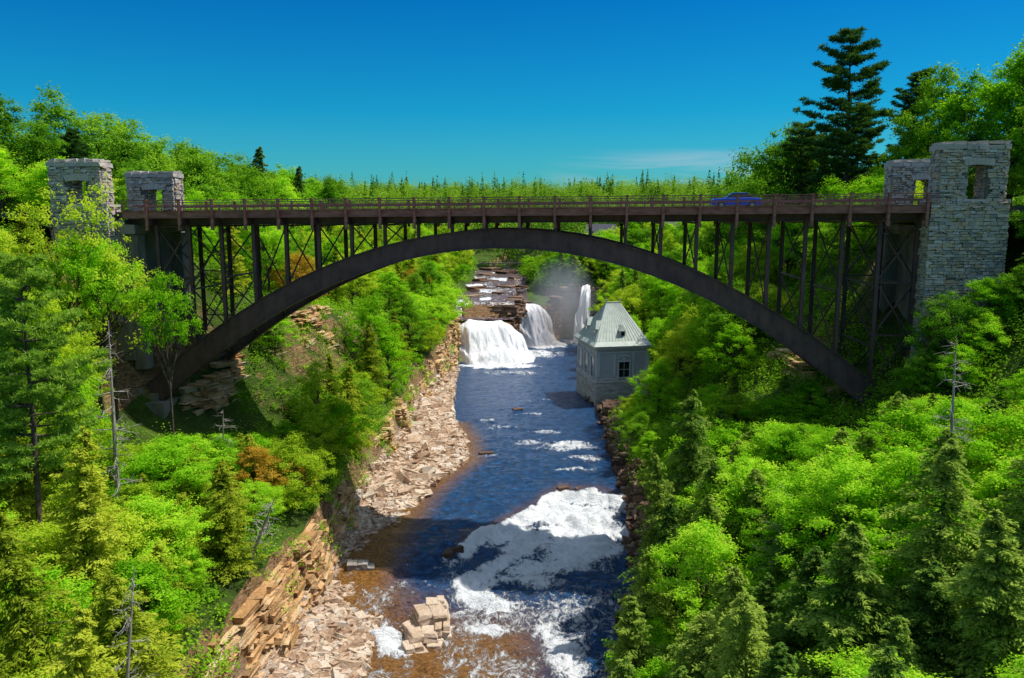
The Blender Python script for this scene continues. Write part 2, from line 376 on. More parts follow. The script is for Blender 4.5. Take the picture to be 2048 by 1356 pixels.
m, nt, out = newmat("falling_water")
s1 = noise(nt, 1.5, 7, geo_pos(nt, (1.5, .8, .35)), .7, .6)
c = ramp(nt, s1, [(.28, (.46, .50, .52)), (.38, (.86, .88, .90)), (.48, (.97, .97, .98))])
bsdf(nt, out, c, .6, .2, s1, .7, .5); M_FALL = m
def waterfall(top, bot, zb, label, n=60, k=34):
    top = np.array(top, float); bot = np.array(bot, float)
    u = np.linspace(0, 1, n); v = np.linspace(0, 1, k)
    def samp(P, u):
        t = np.linspace(0, 1, len(P)); return [np.interp(u, t, P[:, i]) for i in range(P.shape[1])]
    ax, ay, az = samp(top, u); bx, by = samp(bot, u); V = []
    az = az+.6*(fbm(u*9, u*0, 4)-.5); reach = .85+.3*fbm(u*4, u*0+3, 9)
    for vv in v:
        f = np.clip((vv**.7)*np.where(vv < 1, reach, 1), 0, 1)
        q = np.empty((n, 3)); q[:, 0] = ax*(1-f)+bx*f; q[:, 1] = ay*(1-f)+by*f
        q[:, 1] -= (1.2*(fbm(u*18, vv*5.0+u*0, 7, 4)-.4))*min(1, vv*4); q[:, 0] += .4*(fbm(u*10, vv*5+u*0, 5)-.5)
        st = .14*np.sin(vv*math.pi*3+6*fbm(u*4, u*0, 2))
        q[:, 2] = az+(zb-az)*np.clip(vv**1.2+st*vv*(1-vv)*2.2, 0, 1)
        V.append(q)
    idx = np.arange(n*k).reshape(k, n)
    obj("waterfall", np_mesh("waterfall", np.concatenate(V), quads(idx).reshape(-1, 4), None, True), M_FALL, label=label, category="waterfall", group="waterfalls of the gorge")
waterfall([(-12.4, 184.6, 8.8), (-10, 184.3, 10.4), (-6, 184.1, 9.8), (-2.5, 184.4, 10.1), (-.6, 184.6, 9.0), (.6, 184.6, 6.4)], [(-12.5, 177.5), (-9.5, 174), (-4, 172.5), (1, 173.5), (5.2, 177), (5.8, 182)], .9, "broad white waterfall spreading over a rock apron", 110)
waterfall([(1.6, 204.2, 11.2), (4, 205.2, 11.7), (6.8, 205.9, 11.3), (8.6, 206.8, 9.8), (9.2, 207, 7)], [(2.2, 200), (6.5, 198.5), (9.5, 200), (11.5, 202.5), (12, 204)], .9, "tall white waterfall beside a brown ledge", 70)
waterfall([(19.0, 210.6, 15.8), (20.0, 210.2, 16.2), (20.8, 210.6, 15.6)], [(15.6, 205), (17.5, 204), (20.2, 205)], .9, "narrow white waterfall in a shadowed corner", 40)

m, nt, out = newmat("mist"); vol = N(nt, "ShaderNodeVolumeScatter"); vol.inputs["Color"].default_value = (.86, .94, 1, 1)
tc = N(nt, "ShaderNodeTexCoord"); ln = N(nt, "ShaderNodeVectorMath", operation='LENGTH'); nt.links.new(tc.outputs["Object"], ln.inputs[0])
fo = mth(nt, 'SUBTRACT', 1.0, ln.outputs["Value"], clamp=True)
nn = noise(nt, 1.4, 2, tc.outputs["Object"])
nt.links.new(mth(nt, 'MULTIPLY', mth(nt, 'MULTIPLY', fo, .42), mth(nt, 'SUBTRACT', nn, .2, clamp=True)), vol.inputs["Density"])
nt.links.new(vol.outputs[0], out.inputs["Volume"])
th = np.linspace(0, math.pi, 13)[1:-1]; V = []
for t in th:
    for p in np.arange(20)/20*2*math.pi: V.append((math.sin(t)*math.cos(p), math.sin(t)*math.sin(p), math.cos(t)))
F = [[i*20+j, (i+1)*20+j, (i+1)*20+(j+1) % 20, i*20+(j+1) % 20] for i in range(10) for j in range(20)]
me = bpy.data.meshes.new("mist"); me.from_pydata(V, [], F+[list(range(20)), list(range(219, 199, -1))]); me.update()
o = obj("mist", me, m, kind="stuff", label="white spray drifting up from the plunge pool", category="mist", loc=(12.8, 203, 10))
o.scale = (10, 7, 15)

# ---------------------------------------------------------------- rock faces
def rock_face(name, path, side, label, mat=M_ROCK, batter=.15, depth=2.4, th=(.14, .5), wd=(.5, 2.6), skip=.05, rough=1.0):
    P = np.array(path, float); d = np.hypot(np.diff(P[:, 0]), np.diff(P[:, 1])); S = np.concatenate([[0], np.cumsum(d)])
    mb = MB(); z = P[:, 2].min()-.4
    while z < P[:, 3].max():
        t = th[0]+(th[1]-th[0])*random.random()**1.6; lo = random.uniform(-.25, .3)*rough; s = random.uniform(-1, 0)
        lt = random.uniform(-.25, .25)
        while s < S[-1]:
            w = random.uniform(*wd); c = min(max(s+w/2, 0), S[-1])
            x, y, zb, zt = [np.interp(c, S, P[:, i]) for i in range(4)]
            x2, y2 = [np.interp(min(c+.6, S[-1]), S, P[:, i]) for i in range(2)]
            x1, y1 = [np.interp(max(c-.6, 0), S, P[:, i]) for i in range(2)]
            ax = np.array([x2-x1, y2-y1]); ax /= np.linalg.norm(ax); n = np.array([-ax[1], ax[0]])*side
            zt = zt+(vn(c*.25, 0, 5)-.5)*3.0
            if zb-.8 < z < zt and random.random() > skip:
                jut = (float(fbm(c*.22, z*.12, 2, 3))-.5)*4.0*rough
                off = lo+random.uniform(0, .28)-batter*(z-zb)+jut-depth/2
                v = BOXV*np.array((w/2*1.02, depth/2, t/2*1.02)); v += R.normal(0, (.10, .12, .025), v.shape)
                a2 = ax+np.array([random.uniform(-.14, .14), random.uniform(-.14, .14)]); a2 /= np.linalg.norm(a2); b2 = np.array([-a2[1], a2[0]])
                wv = np.empty_like(v); wv[:, :2] = v[:, :1]*a2+v[:, 1:2]*b2; wv[:, 2] = v[:, 2]
                mb.add(wv+np.array([x+n[0]*off, y+n[1]*off, z+t/2]), BOXF, min(1, max(0, .5+lt+random.uniform(-.25, .25))))
            s += w
        z += t
    obj(name, mb.mesh(name), mat, kind="structure", label=label, category="cliff")
def ledge_path(S, ys, i, j, f=.5, dz=(0, .2)):
    out = []
    for y in ys:
        a = station(S, y, i); b = station(S, y, j)
        out.append((float(a[0]*(1-f)+b[0]*f), y, float(a[1])+dz[0], float(b[1])+dz[1]))
    return out
rock_face("cliff", ledge_path(LS, np.arange(34, 84, 4), 1, 2, .0, (0, -.8)), -1, "layered orange sandstone ledge along the stony shore", batter=.2, th=(.14, .6), rough=.55, depth=3)
rock_face("cliff", ledge_path(LS, np.arange(80, 170, 4), 1, 2, .4, (0, -.6)), -1, "low tan sandstone ledge above the rubble beach", batter=.2, th=(.12, .45), wd=(.4, 2.2))
rock_face("cliff", ledge_path(LS, np.arange(80, 128, 4), 3, 4, .6, (-1, 1.0)), -1, "tan sandstone rock face beneath the bridge", batter=.25, depth=4, rough=1.3)
rock_face("cliff", ledge_path(LS, np.arange(80, 126, 4), 2, 3, .75, (0, .8)), -1, "lower tan rock step beneath the bridge", batter=.6, depth=4, rough=1.3, skip=.2)
rock_face("cliff", [(-34.5, 72, 10.5, 13), (-35, 77, 11, 14), (-35.2, 82, 11.5, 14.3), (-34, 88, 12, 17)], -1, "broken sandstone outcrop under the arch footing", batter=.4, depth=4)
rock_face("cliff", ledge_path(LS, np.arange(148, 188, 3), 1, 2, .5, (0, -1)), -1, "layered sandstone cliff at the edge of the falls", batter=.08)
rock_face("cliff", [(-13, 186, .5, 9.5), (1, 186, .5, 9.5), (2, 205.2, .5, 10.8), (11, 207.8, .5, 11.5), (14.5, 212.4, .5, 14.5), (22, 211.8, .5, 15.2), (26.5, 204, .5, 14), (23, 187, .5, 11)], -1,
          "dark wet ledge rock behind the waterfalls", M_FROCK, .03, 3, (.3, .8), (.8, 3), rough=.5)
rock_face("cliff", [(-8.8, 190, 9.8, 14.2), (1.4, 189.5, 9.8, 14.0), (2.8, 196, 9.8, 13.8), (3, 205, 11, 13)], -1, "brown layered ledge above the broad waterfall", M_FROCK, .12, 3.5, (.3, .6), (1.2, 5), .02, .5)
for i, (a, b, y, z) in enumerate([(-12, -6, 199, 13.8), (-5, 2, 205, 14.2), (-12, -7, 213, 14.8), (-4, 3, 219, 15.0), (-11, -5, 228, 15.6), (-3, 3, 234, 16), (-10, -5, 242, 16.3), (-4, 1, 249, 16.8), (-9, -4, 256, 17.2)]):
    rock_face("cliff", [(a, y, z-.4, z+1.0), ((a+b)/2, y-1.5-i % 2, z-.4, z+1.2), (b, y+2, z-.4, z+.9)], -1, "flat brown rock ledge stepping across the upper river", M_FROCK, .6, 5, (.2, .5), (.8, 3), .1, .5)
rock_face("cliff", [(30, 62, 12, 15), (31, 70, 13, 16.5), (31.5, 78, 13, 17), (30, 92, 13, 19)], 1, "shaded sandstone face under the arch footing", M_ROCK, .3, 4)
rock_face("cliff", [(14.0, 96, .8, 3.5), (14.8, 118, .8, 3), (15, 131, .8, 3)], 1, "low dark rock bank near the powerhouse", M_FROCK, .5, 3, (.3, .6), (.6, 2))

def rubble(name, n, xr, yr, size, label, mat, test, flat=(.3, .8)):
    cl = []
    while len(cl) < n:
        x = R.uniform(*xr, 4000); y = yr[0]+(yr[1]-yr[0])*R.random(4000)**1.25
        k = test(x, y); cl.extend(np.stack([x[k], y[k]], -1).tolist())
    C = np.array(cl[:n]); z = np.maximum(terrain(C[:, 0], C[:, 1]), -.3)
    s = size[0]*(size[1]/size[0])**(R.random(n)**3.4)
    H = np.stack([s*R.uniform(.6, 1.3, n), s*R.uniform(.5, 1, n), s*R.uniform(*flat, n)], -1)/1.6
    v = BOXV[None]*H[:, None]*(1+R.normal(0, .26, (n, 8, 3)))
    a = R.uniform(0, 6.28, n); tx = R.normal(0, .4, n)
    ca, sa_ = np.cos(a)[:, None], np.sin(a)[:, None]; ct, st_ = np.cos(tx)[:, None], np.sin(tx)[:, None]
    y1 = v[..., 1]*ct-v[..., 2]*st_; z1 = v[..., 1]*st_+v[..., 2]*ct
    W = np.stack([v[..., 0]*ca-y1*sa_, v[..., 0]*sa_+y1*ca, z1], -1)
    W += np.stack([C[:, 0], C[:, 1], z+H[:, 2]*.5], -1)[:, None]
    F = (BOXF[None]+(np.arange(n)*8)[:, None, None]).reshape(-1, 4)
    obj(name, np_mesh(name, W.reshape(-1, 3), F, {"tint": np.repeat(R.random(n), 8)}), mat, kind="stuff", label=label, category="rocks")
rubble("rubble", 100000, (-24, -3), (44, 168), (.08, .8), "broken pale tan sandstone rubble along the shore", M_RUBBLE,
       lambda x, y: (x < station(LS, y, 0)[0]+.9) & (x > station(LS, y, 1)[0]-.4))
rubble("rubble", 700, (-22, -5), (46, 150), (.7, 1.9), "larger tan sandstone slabs lying on the rubble", M_RUBBLE,
       lambda x, y: (x < station(LS, y, 0)[0]+.5+1.5*(fbm(x*.2, y*.2, 5)-.5)) & (x > station(LS, y, 1)[0]-.2) & (fbm(x*.18, y*.12, 33) > .5), (.2, .45))
rubble("rubble", 3000, (5, 27), (44, 175), (.2, 1.2), "dark broken rocks at the shaded shore", M_FROCK,
       lambda x, y: (x > station(RS, y, 0)[0]-.7) & (x < station(RS, y, 1)[0]+1.0))

def boulder(blocks, label, mat=M_ROCK, jit=.1):
    mb = MB()
    for c, h, a, t in blocks:
        v = BOXV*np.array(h); v[4:, :2] *= .9; v += R.normal(0, jit, v.shape)*np.array([1, 1, .5])
        A = np.array([math.cos(a), math.sin(a)]); B = np.array([-A[1], A[0]])
        w = np.empty_like(v); w[:, :2] = v[:, :1]*A+v[:, 1:2]*B; w[:, 2] = v[:, 2]
        mb.add(w+np.array(c), BOXF, t)
    o = obj("boulder", mb.mesh("boulder"), mat, label=label, category="rock")
    b = o.modifiers.new("b", 'BEVEL'); b.width = .07; b.segments = 2
bl = []
for (cx, cy, cz, hx, hy, hz, a) in [(-7.5, 61.6, 0, 1.5, 1.5, .8, .2), (-7.0, 63.6, .4, 1.6, 1.6, 1.2, .3), (-6.6, 65.0, .5, 1.1, .9, 1.2, .1), (-8.0, 60.0, -.2, 1.0, .9, .6, .4), (-5.9, 62.4, .1, .7, 1.3, .9, .15), (-8.6, 62.8, -.1, .8, 1.0, .7, .6), (-6.4, 60.6, -.4, .8, .7, .5, .0)]:
    k = max(2, int(hz/.16)); n0 = random.uniform(0, 50)
    for j in range(k):
        f = j/k; sh = 1-.35*f**2
        for q in range(2):
            ox = (-.5+q)*hx*.95+random.uniform(-.15, .15)
            bl.append(((cx+ox*math.cos(a)*sh, cy+ox*math.sin(a)*sh+.5*(float(vn(j*.5, q, n0))-.5), cz-hz+(j+.5)*2*hz/k), (hx*.55*sh*random.uniform(.85, 1.1), hy*sh*random.uniform(.8, 1.08), hz/k*1.08), a+random.uniform(-.12, .12), .35+.5*float(vn(j*.6, q*3., n0))))
boulder(bl, "large blocky tan sandstone outcrop standing in the rapids", M_RUBBLE, .07)
boulder([((-7.6, 76, .9), (1.6, 1.1, .4), .2, .3), ((-6.2, 77.2, .9), (1.0, .9, .35), .5, .2), ((-9.0, 75, .7), (.8, .8, .3), .8, .2)], "dark wet rock beside the rapids", M_FROCK, .13)
boulder([((-3.6, 108, 1.6), (1.2, .5, .22), .2, .3)], "flat rock in the river", M_FROCK)
boulder([((1, 133, 1.6), (.9, .5, .25), .2, .3)], "small rock in the calm river", M_FROCK)
boulder([((6.3, 93.6, 1.5), (.8, .5, .35), .2, .3), ((8.3, 93.4, 1.4), (.7, .5, .3), .7, .3)], "dark rocks poking through the crest of the rapids", M_FROCK, .13)
mb = MB()
for k in range(5):
    for j in range(4-(k == 4)):
        mb.box((-15.4+k*.5+random.uniform(-.05, .05), 71.4+random.uniform(-.08, .08), 1.0+j*.34), (.24, .6, .16), (1, .1), random.uniform(.0, .3), .035)
obj("masonry_footing", mb.mesh("masonry_footing"), M_STONE, label="old grey masonry footing on the stony shore", category="masonry")

# ---------------------------------------------------------------- bridge
AN = math.radians(5.3); E = np.array([math.cos(AN), -math.sin(AN)]); NV = np.array([math.sin(AN), math.cos(AN)]); O0 = np.array([0., 76.3])
def BP(s, v, z):
    p = O0+E*s+NV*v; return np.array([p[0], p[1], z])
def zd(s): return 35.28+.0075*s
W = 12.4; V1 = 1.7; V2 = 10.6; S0 = -38.8; S1 = 38.6
def zarch(s): return 32.5+.012*s-14.8*(abs(s+1.4)/35.2)**2.0
bridge = obj("arch_bridge", None, label="dark brown steel deck arch road bridge over the gorge", category="bridge", loc=(0, 0, 0))
mb = MB(); mb.beam(BP(S0, W/2, zd(S0)-.2), BP(S1, W/2, zd(S1)-.2), W-.7, .3)
obj("deck_slab", mb.mesh("deck_slab"), M_ASPH, bridge)
mb = MB()
for v in (.18, W-.18):
    mb.beam(BP(S0, v, zd(S0)-.22), BP(S1, v, zd(S1)-.22), .3, .62, .5)
    mb.beam(BP(S0, v, zd(S0)+.12), BP(S1, v, zd(S1)+.12), .42, .07, .5)
    mb.beam(BP(S0, v, zd(S0)-.55), BP(S1, v, zd(S1)-.55), .42, .06, .5)
obj("edge_beam", mb.mesh("edge_beam"), M_RUST_STEEL, bridge)
mb = MB()
for v in (V1, V1+3, W/2, V2-3, V2):
    mb.beam(BP(S0, v, zd(S0)-.78), BP(S1, v, zd(S1)-.78), .35, .85)
    mb.beam(BP(S0, v, zd(S0)-1.22), BP(S1, v, zd(S1)-1.22), .5, .06)
obj("girder", mb.mesh("girder"), M_STEEL, bridge)
mb = MB()
for s in np.linspace(-36.2, 37.6, 23):
    z = zd(s)
    mb.beam(BP(s, .3, z-.95), BP(s, W-.3, z-.95), .28, .5)
    for v, sg in ((.0, 1), (W, -1)): mb.beam(BP(s, v, z-1.2), BP(s, v+sg*2.0, z-1.25), .2, .16)
obj("floor_beam", mb.mesh("floor_beam"), M_STEEL, bridge)
postmb = MB(); postmb.box((0, 0, -.25), (.05, .10, 1.45)); postmb.box((0, .11, -.25), (.12, .015, 1.45)); postmb.box((0, -.11, -.25), (.12, .015, 1.45)); postmb.box((0, 0, -1.72), (.17, .18, .03)); postmb.box((0, 0, 1.22), (.15, .15, .03))
pme = postmb.mesh("railing_post")
for v in (-.14, W+.14):
    rb = MB()
    for z in (1.14, .95, .55, .24):
        rb.beam(BP(S0, v, zd(S0)+z), BP(S1, v, zd(S1)+z), .09 if z > 1 else .05, .08 if z > 1 else .05)
    for s in np.arange(S0, S1, .17):
        rb.beam(BP(s, v, zd(s)+.24), BP(s, v, zd(s)+.95), .018, .018, up=(0, 1, 0))
    rail = obj("railing", rb.mesh("railing"), M_RUST_STEEL, bridge)
    for s in np.linspace(-36.2, 37.6, 23):
        p = obj("railing_post", pme, M_RUST_STEEL, rail); p.location = BP(s, v, zd(s)); p.rotation_euler = (0, 0, -AN)
mb = MB()
for v in (2.0, W-2.0):
    mb.beam(BP(S0, v, zd(S0)+.62), BP(S1, v, zd(S1)+.62), .06, .18)
    for s in np.linspace(S0+1, S1-1, 38): mb.beam(BP(s, v, zd(s)-.05), BP(s, v, zd(s)+.72), .1, .1, up=(0, 1, 0))
obj("guard_rail", mb.mesh("guard_rail"), M_RUST_STEEL, bridge)
sa = np.linspace(-37.8, 34.8, 61)
def rib(v):
    mb = MB()
    pts = [np.array([s, zarch(s)]) for s in sa]
    nm = []
    for i in range(61):
        d = pts[min(i+1, 60)]-pts[max(i-1, 0)]; d /= np.linalg.norm(d); nm.append(np.array([-d[1], d[0]]))
    dep = [0.86+.24*(abs(s+1.2)/35)**1.5 for s in sa]
    def ring(off0, off1, w):
        V = []
        for i in range(61):
            for o_, vv in ((off0, -w), (off0, w), (off1, w), (off1, -w)):
                q = pts[i]+nm[i]*(dep[i]*o_[0]+o_[1]); V.append(BP(q[0], v+vv, q[1]))
        F = [[i*4+j, i*4+(j+1) % 4, (i+1)*4+(j+1) % 4, (i+1)*4+j] for i in range(60) for j in range(4)]+[[0, 1, 2, 3], [240, 243, 242, 241]]
        mb.add(V, F)
    ring((-1, 0.03), (1, -0.03), .36)
    ring((1, -.03), (1, .06), .52); ring((-1, -.06), (-1, .03), .52)
    for i in range(0, 61, 3):
        a = pts[i]-nm[i]*dep[i]*.97; b = pts[i]+nm[i]*dep[i]*.97
        mb.beam(BP(a[0], v, a[1]), BP(b[0], v, b[1]), .88, .16, up=(0, 1, 0.01))
    return obj("arch_rib", mb.mesh("arch_rib"), M_STEEL, bridge)
rib(V1); rib(V2)
mb = MB()
for i in range(1, 22):
    s = -36.6+i*3.3; z = zarch(s)
    mb.beam(BP(s, V1, z-.6), BP(s, V2, z-.6), .2, .2)
    if i < 21:
        s2 = s+3.3; z2 = zarch(s2)
        mb.beam(BP(s, V1, z-.7), BP(s2, V2, z2-.7), .14, .14); mb.beam(BP(s, V2, z-.7), BP(s2, V1, z2-.7), .14, .14)
obj("lateral_bracing", mb.mesh("lateral_bracing"), M_STEEL, bridge)
cols = list(np.linspace(-36.2, 37.6, 23))
br = MB()
for s in cols:
    zb = (16.6 if s < 0 else 16.6) if (s < -35 or s > 33) else zarch(s)+.8
    zt = zd(s)-1.2
    if zt-zb < .4: continue
    wd = .34 if zt-zb > 2.5 else .30
    for v in (V1, V2):
        mb = MB(); c = BP(s, v, (zb+zt)/2)
        mb.box(c, (.035, .16, (zt-zb)/2), E)
        for sg in (-1, 1): mb.box(BP(s, v+sg*.175, (zb+zt)/2), (wd/2, .015, (zt-zb)/2), E)
        mb.box(BP(s, v, zt-.1), (.26, .28, .08), E)
        obj("spandrel_column", mb.mesh("spandrel_column"), M_STEEL, bridge)
    h = zt-zb; n = max(1, round(h/6.5))
    if h > 2.0:
        for k in range(n):
            a = zb+h*k/n+.3; b = zb+h*(k+1)/n-.2
            br.beam(BP(s, V1, a), BP(s, V2, b), .11, .11); br.beam(BP(s, V1, b), BP(s, V2, a), .11, .11)
            br.beam(BP(s, V1, b), BP(s, V2, b), .14, .18)
for v in (V1, V2):
    for a, b in ((cols[0], cols[1]), (cols[-2], cols[-1])):
        for (z0, z1) in ((18.6, 23.5), (23.5, 28.5), (28.5, 33.6)):
            br.beam(BP(a, v, z0), BP(b, v, z1), .11, .11); br.beam(BP(a, v, z1), BP(b, v, z0), .11, .11); br.beam(BP(a, v, z1), BP(b, v, z1), .13, .13)
obj("cross_bracing", br.mesh("cross_bracing"), M_STEEL, bridge)
for s, z in ((-38.2, 15.6), (35.6, 16.2)):
    mb = MB(); mb.box(BP(s, W/2, z-2.2), (2.2, 6.2, 2.2), E, .5, .03); sg = -1 if s < 0 else 1
    mb.box(BP(s+sg*1.3, W/2, z+.7), (1.0, 6.1, .8), E, .5, .03)
    for v in (V1, V2): mb.box(BP(s-sg*.2, v, z+.3), (.9, .7, .5), E, .5, .02)
    obj("footing", mb.mesh("footing"), M_CONC, bridge)
for s, zb in ((-40.6, 20), (40.6, 20)):
    mb = MB(); sg = -1 if s < 0 else 1
    mb.box(BP(s, W/2, (zb+34.3)/2), (1.6, W/2-.6, (34.3-zb)/2), E, .5, .02)
    mb.box(BP(s-sg*2.0, V1, (zb+33.8)/2-1), (.6, .7, (33.8-zb)/2), E, .5, .01); mb.box(BP(s-sg*2.0, V2, (zb+33.8)/2-1), (.6, .7, (33.8-zb)/2), E, .5, .01)
    mb.box(BP(s-sg*2.0, W/2, 33.35), (.75, W/2-.4, .45), E, .5, .01)
    obj("abutment", mb.mesh("abutment"), M_CONC, bridge)
for a, b in ((-90, -38.9), (38.7, 90)):
    mb = MB(); zz = 34.8 if a < 0 else 35.3; mb.beam(BP(a, W/2, zz), BP(b, W/2, zz), W-1, .5)
    obj("road", mb.mesh("road"), M_ASPH, kind="structure", label="asphalt approach road behind the stone pylons", category="road")

# ---------------------------------------------------------------- stone pylons
def stone_block_wall(mb, o, u, w, h, nrm, hole=None, thick=.25):
    z = 0.0
    while z < h-.02:
        t = min(random.uniform(.16, .36), h-z); s = 0.0
        while s < w-.02:
            l = min(random.uniform(.25, .85), w-s)
            cx = s+l/2; cz = z+t/2; ok = True
            if hole:
                hx0, hx1, hz0, hz1 = hole
                if cx+l/2*.7 > hx0 and cx-l/2*.7 < hx1 and cz > hz0 and cz < hz1+.15: ok = False
            if ok:
                pr = random.uniform(-.04, .18)
                c = np.array([*(o[:2]+u*cx+nrm*(pr-thick/2)), o[2]+cz])
                tt = random.choice([random.uniform(.05, .5), random.uniform(.3, .7), random.uniform(.55, .85), random.uniform(.7, 1)])
                mb.box(c, (l/2-.02, thick/2+.02, t/2-.018), u, tt, .028)
            s += l
        z += t
def pylon(s, v, L, D, zb, zm, zt, label, extra, hx=(.42, .70)):
    root = obj("stone_pylon", None, label=label, category="stone pylon", group="stone portal pylons of the bridge", loc=BP(s+L/2, v+D/2, zb))
    def mk(name, mbx, mat):
        me = mbx.mesh(name)
        o = obj(name, me, mat, root); me.transform(Matrix.Translation(-root.location)); return o
    hx0, hx1 = L*hx[0]-.5, L*hx[1]; hz0, hz1 = .15, zt-zm-2.0
    core = MB(); i = .12; eL, eR = extra
    core.box(BP(s+(L+eR-eL)/2, v+D/2, (zb+zm)/2), ((L+eL+eR)/2-i, D/2+.15-i, (zm-zb)/2), E)
    for (a, b) in ((i, hx0), (hx1, L-i)): core.box(BP(s+(a+b)/2, v+D/2, (zm+zt)/2-.2), ((b-a)/2, D/2-i, (zt-zm)/2-.25), E)
    core.box(BP(s+(hx0+hx1)/2, v+D/2, (zm+hz1+zt-.45)/2+.1), ((hx1-hx0)/2, D/2-i-.003, (zt-.45-zm-hz1)/2-.1), E)
    mk("mortar_core", core, M_MORTAR)
    wall = MB()
    for (zz0, zz1, a, b, p) in ((zb, zm, -eL, L+eR, .15), (zm, zt-.62, 0, L, 0)):
        hole = (hx0, hx1, hz0, hz1) if zz0 == zm else None
        stone_block_wall(wall, BP(s+a, v-p, zz0), E, b-a, zz1-zz0, -NV, hole)
        stone_block_wall(wall, BP(s+a, v+D+p, zz0), E, b-a, zz1-zz0, NV, hole)
        stone_block_wall(wall, BP(s+a, v-p+.26, zz0), NV, D+2*p-.52, zz1-zz0, -E)
        stone_block_wall(wall, BP(s+b, v-p+.26, zz0), NV, D+2*p-.52, zz1-zz0, E)
    for q in (hx0, hx1):
        sg = 1 if q == hx0 else -1
        stone_block_wall(wall, BP(s+q, v+.28, zm+.15), NV, D-.56, hz1-.15, E*sg, None, .2)
    mk("wall", wall, M_STONE)
    arch = MB(); cx = (hx0+hx1)/2; r = (hx1-hx0)/2
    for vv in (v-.03, v+D+.03):
        for k in range(7):
            fx_ = (k-3)/3; a = fx_*.35
            px = cx+fx_*(r+.15)
            arch.beam(BP(s+px, vv, zm+hz1+.02-.06*fx_*fx_), BP(s+px+math.sin(a)*.55, vv, zm+hz1+.62-.08*fx_*fx_), .40, (2*r+.3)/6.4, .4+.2*random.random(), up=(0, 1, 0.01))
    mk("window_lintel", arch, M_STONE)
    sill = MB(); sill.box(BP(s+cx, v+D/2, zm+.08), (r+.3, D/2+.12, .1), E, .9, .01); mk("window_sill", sill, M_STONE)
    cap = MB(); x = -.12
    while x < L+.1:
        l = min(random.uniform(.8, 1.3), L+.12-x)
        if l < .1: break
        for y_ in (0, 1):
            cap.box(BP(s+x+l/2, v+(D/4 if y_ == 0 else 3*D/4), zt-.42), (l/2-.012, D/4+.14, .2), E, random.uniform(.35, .6), .03)
        cap.box(BP(s+x+l/2+(.08 if x < 0 else 0), v+D/2, zt-.06), (max(.1, l/2-.05), D/2-.05, .15), E, random.uniform(.4, .62), .05)
        x += l
    if eR > 0: cap.box(BP(s+L+eR/2, v+D/2, zm+.1), (eR/2, D/2+.2, .12), E, .5, .02)
    if eL > 0: cap.box(BP(s-eL/2, v+D/2, zm+.1), (eL/2, D/2+.2, .12), E, .5, .02)
    mk("coping", cap, M_STONE)
pylon(-46.0, -.3, 5.4, 2.0, 24, 35.6, 40.1, "grey and tan rubble stone pylon half hidden by leafy trees", (0, .6), (.5, .70))
pylon(38.6, .1, 5.7, 2.4, 18, 36.0, 41.2, "tall grey rubble stone pylon with a square window opening", (.7, .4), (.5, .70))
pylon(-45.6, 12.6, 5.6, 2.2, 27, 34.9, 39.6, "rubble stone pylon with flat coping beside the far railing", (0, .0), (.5, .74))
pylon(39.0, 12.6, 5.6, 2.4, 27, 35.6, 40.4, "rubble stone pylon with an opening showing green leaves", (0, .0), (.5, .74))

# ---------------------------------------------------------------- car
def car(s, v):
    root = obj("car", None, label="blue saloon car driving across the bridge deck", category="car")
    root.location = BP(s, v, zd(s)-.05); root.rotation_euler = (0, 0, -AN)
    def prof(pts, w, name, mat, inset=0):
        n = len(pts); V = []
        for sgn in (-1, 1):
            for (x, z) in pts: V.append((x, sgn*w*(1-(inset*max(0, z-.8))), z))
        F = [list(range(n))[::-1], list(range(n, 2*n))]+[[i, (i+1) % n, n+(i+1) % n, n+i] for i in range(n)]
        me = bpy.data.meshes.new(name); me.from_pydata(V, [], F); me.update()
        o = obj(name, me, mat, root); b = o.modifiers.new("b", 'BEVEL'); b.width = .05; b.segments = 3; return o
    prof([(-2.3, .35), (-2.33, .72), (-2.1, .92), (-1.2, .98), (1.1, 1.02), (2.15, .98), (2.32, .75), (2.3, .35), (1.8, .28), (-1.8, .28)], .9, "body", M_BLUE)
    prof([(-1.15, .96), (-.45, 1.42), (.95, 1.45), (1.75, 1.0), (1.7, .96)], .84, "window", M_GLASS, .28)
    prof([(-.5, 1.43), (-.42, 1.47), (.9, 1.5), (1.0, 1.44)], .72, "roof", M_BLUE)
    an = np.arange(20)/20*2*math.pi
    for x in (-1.45, 1.42):
        for y in (-.84, .84):
            V = []
            for yy, r in ((-.1, .30), (-.08, .33), (.08, .33), (.1, .30)): V += [(math.cos(a)*r, yy, math.sin(a)*r) for a in an]
            F = [[i*20+j, i*20+(j+1) % 20, (i+1)*20+(j+1) % 20, (i+1)*20+j] for i in range(3) for j in range(20)]
            me = bpy.data.meshes.new("wheel"); me.from_pydata(V, [], F+[list(range(20)), list(range(60, 80))[::-1]]); me.update()
            w = obj("wheel", me, M_TYRE, root, loc=(x, y, .33))
            V = [(0, 0, 0)]+[(math.cos(a)*.2, 0, math.sin(a)*.2) for a in an]
            me = bpy.data.meshes.new("rim"); me.from_pydata(V, [], [[0, 1+j, 1+(j+1) % 20] for j in range(20)]); me.update()
            obj("rim", me, M_HUB, w, loc=(0, .115*(1 if y > 0 else -1), 0))
    for y in (-.7, .7):
        mb = MB(); mb.box((-2.31, y, .75), (.04, .18, .07)); obj("tail_light", mb.mesh("tail_light"), M_RED, root)
        mb = MB(); mb.box((2.29, y, .72), (.05, .2, .07)); obj("headlight", mb.mesh("headlight"), M_WHITE, root)
car(21.3, 3.6)

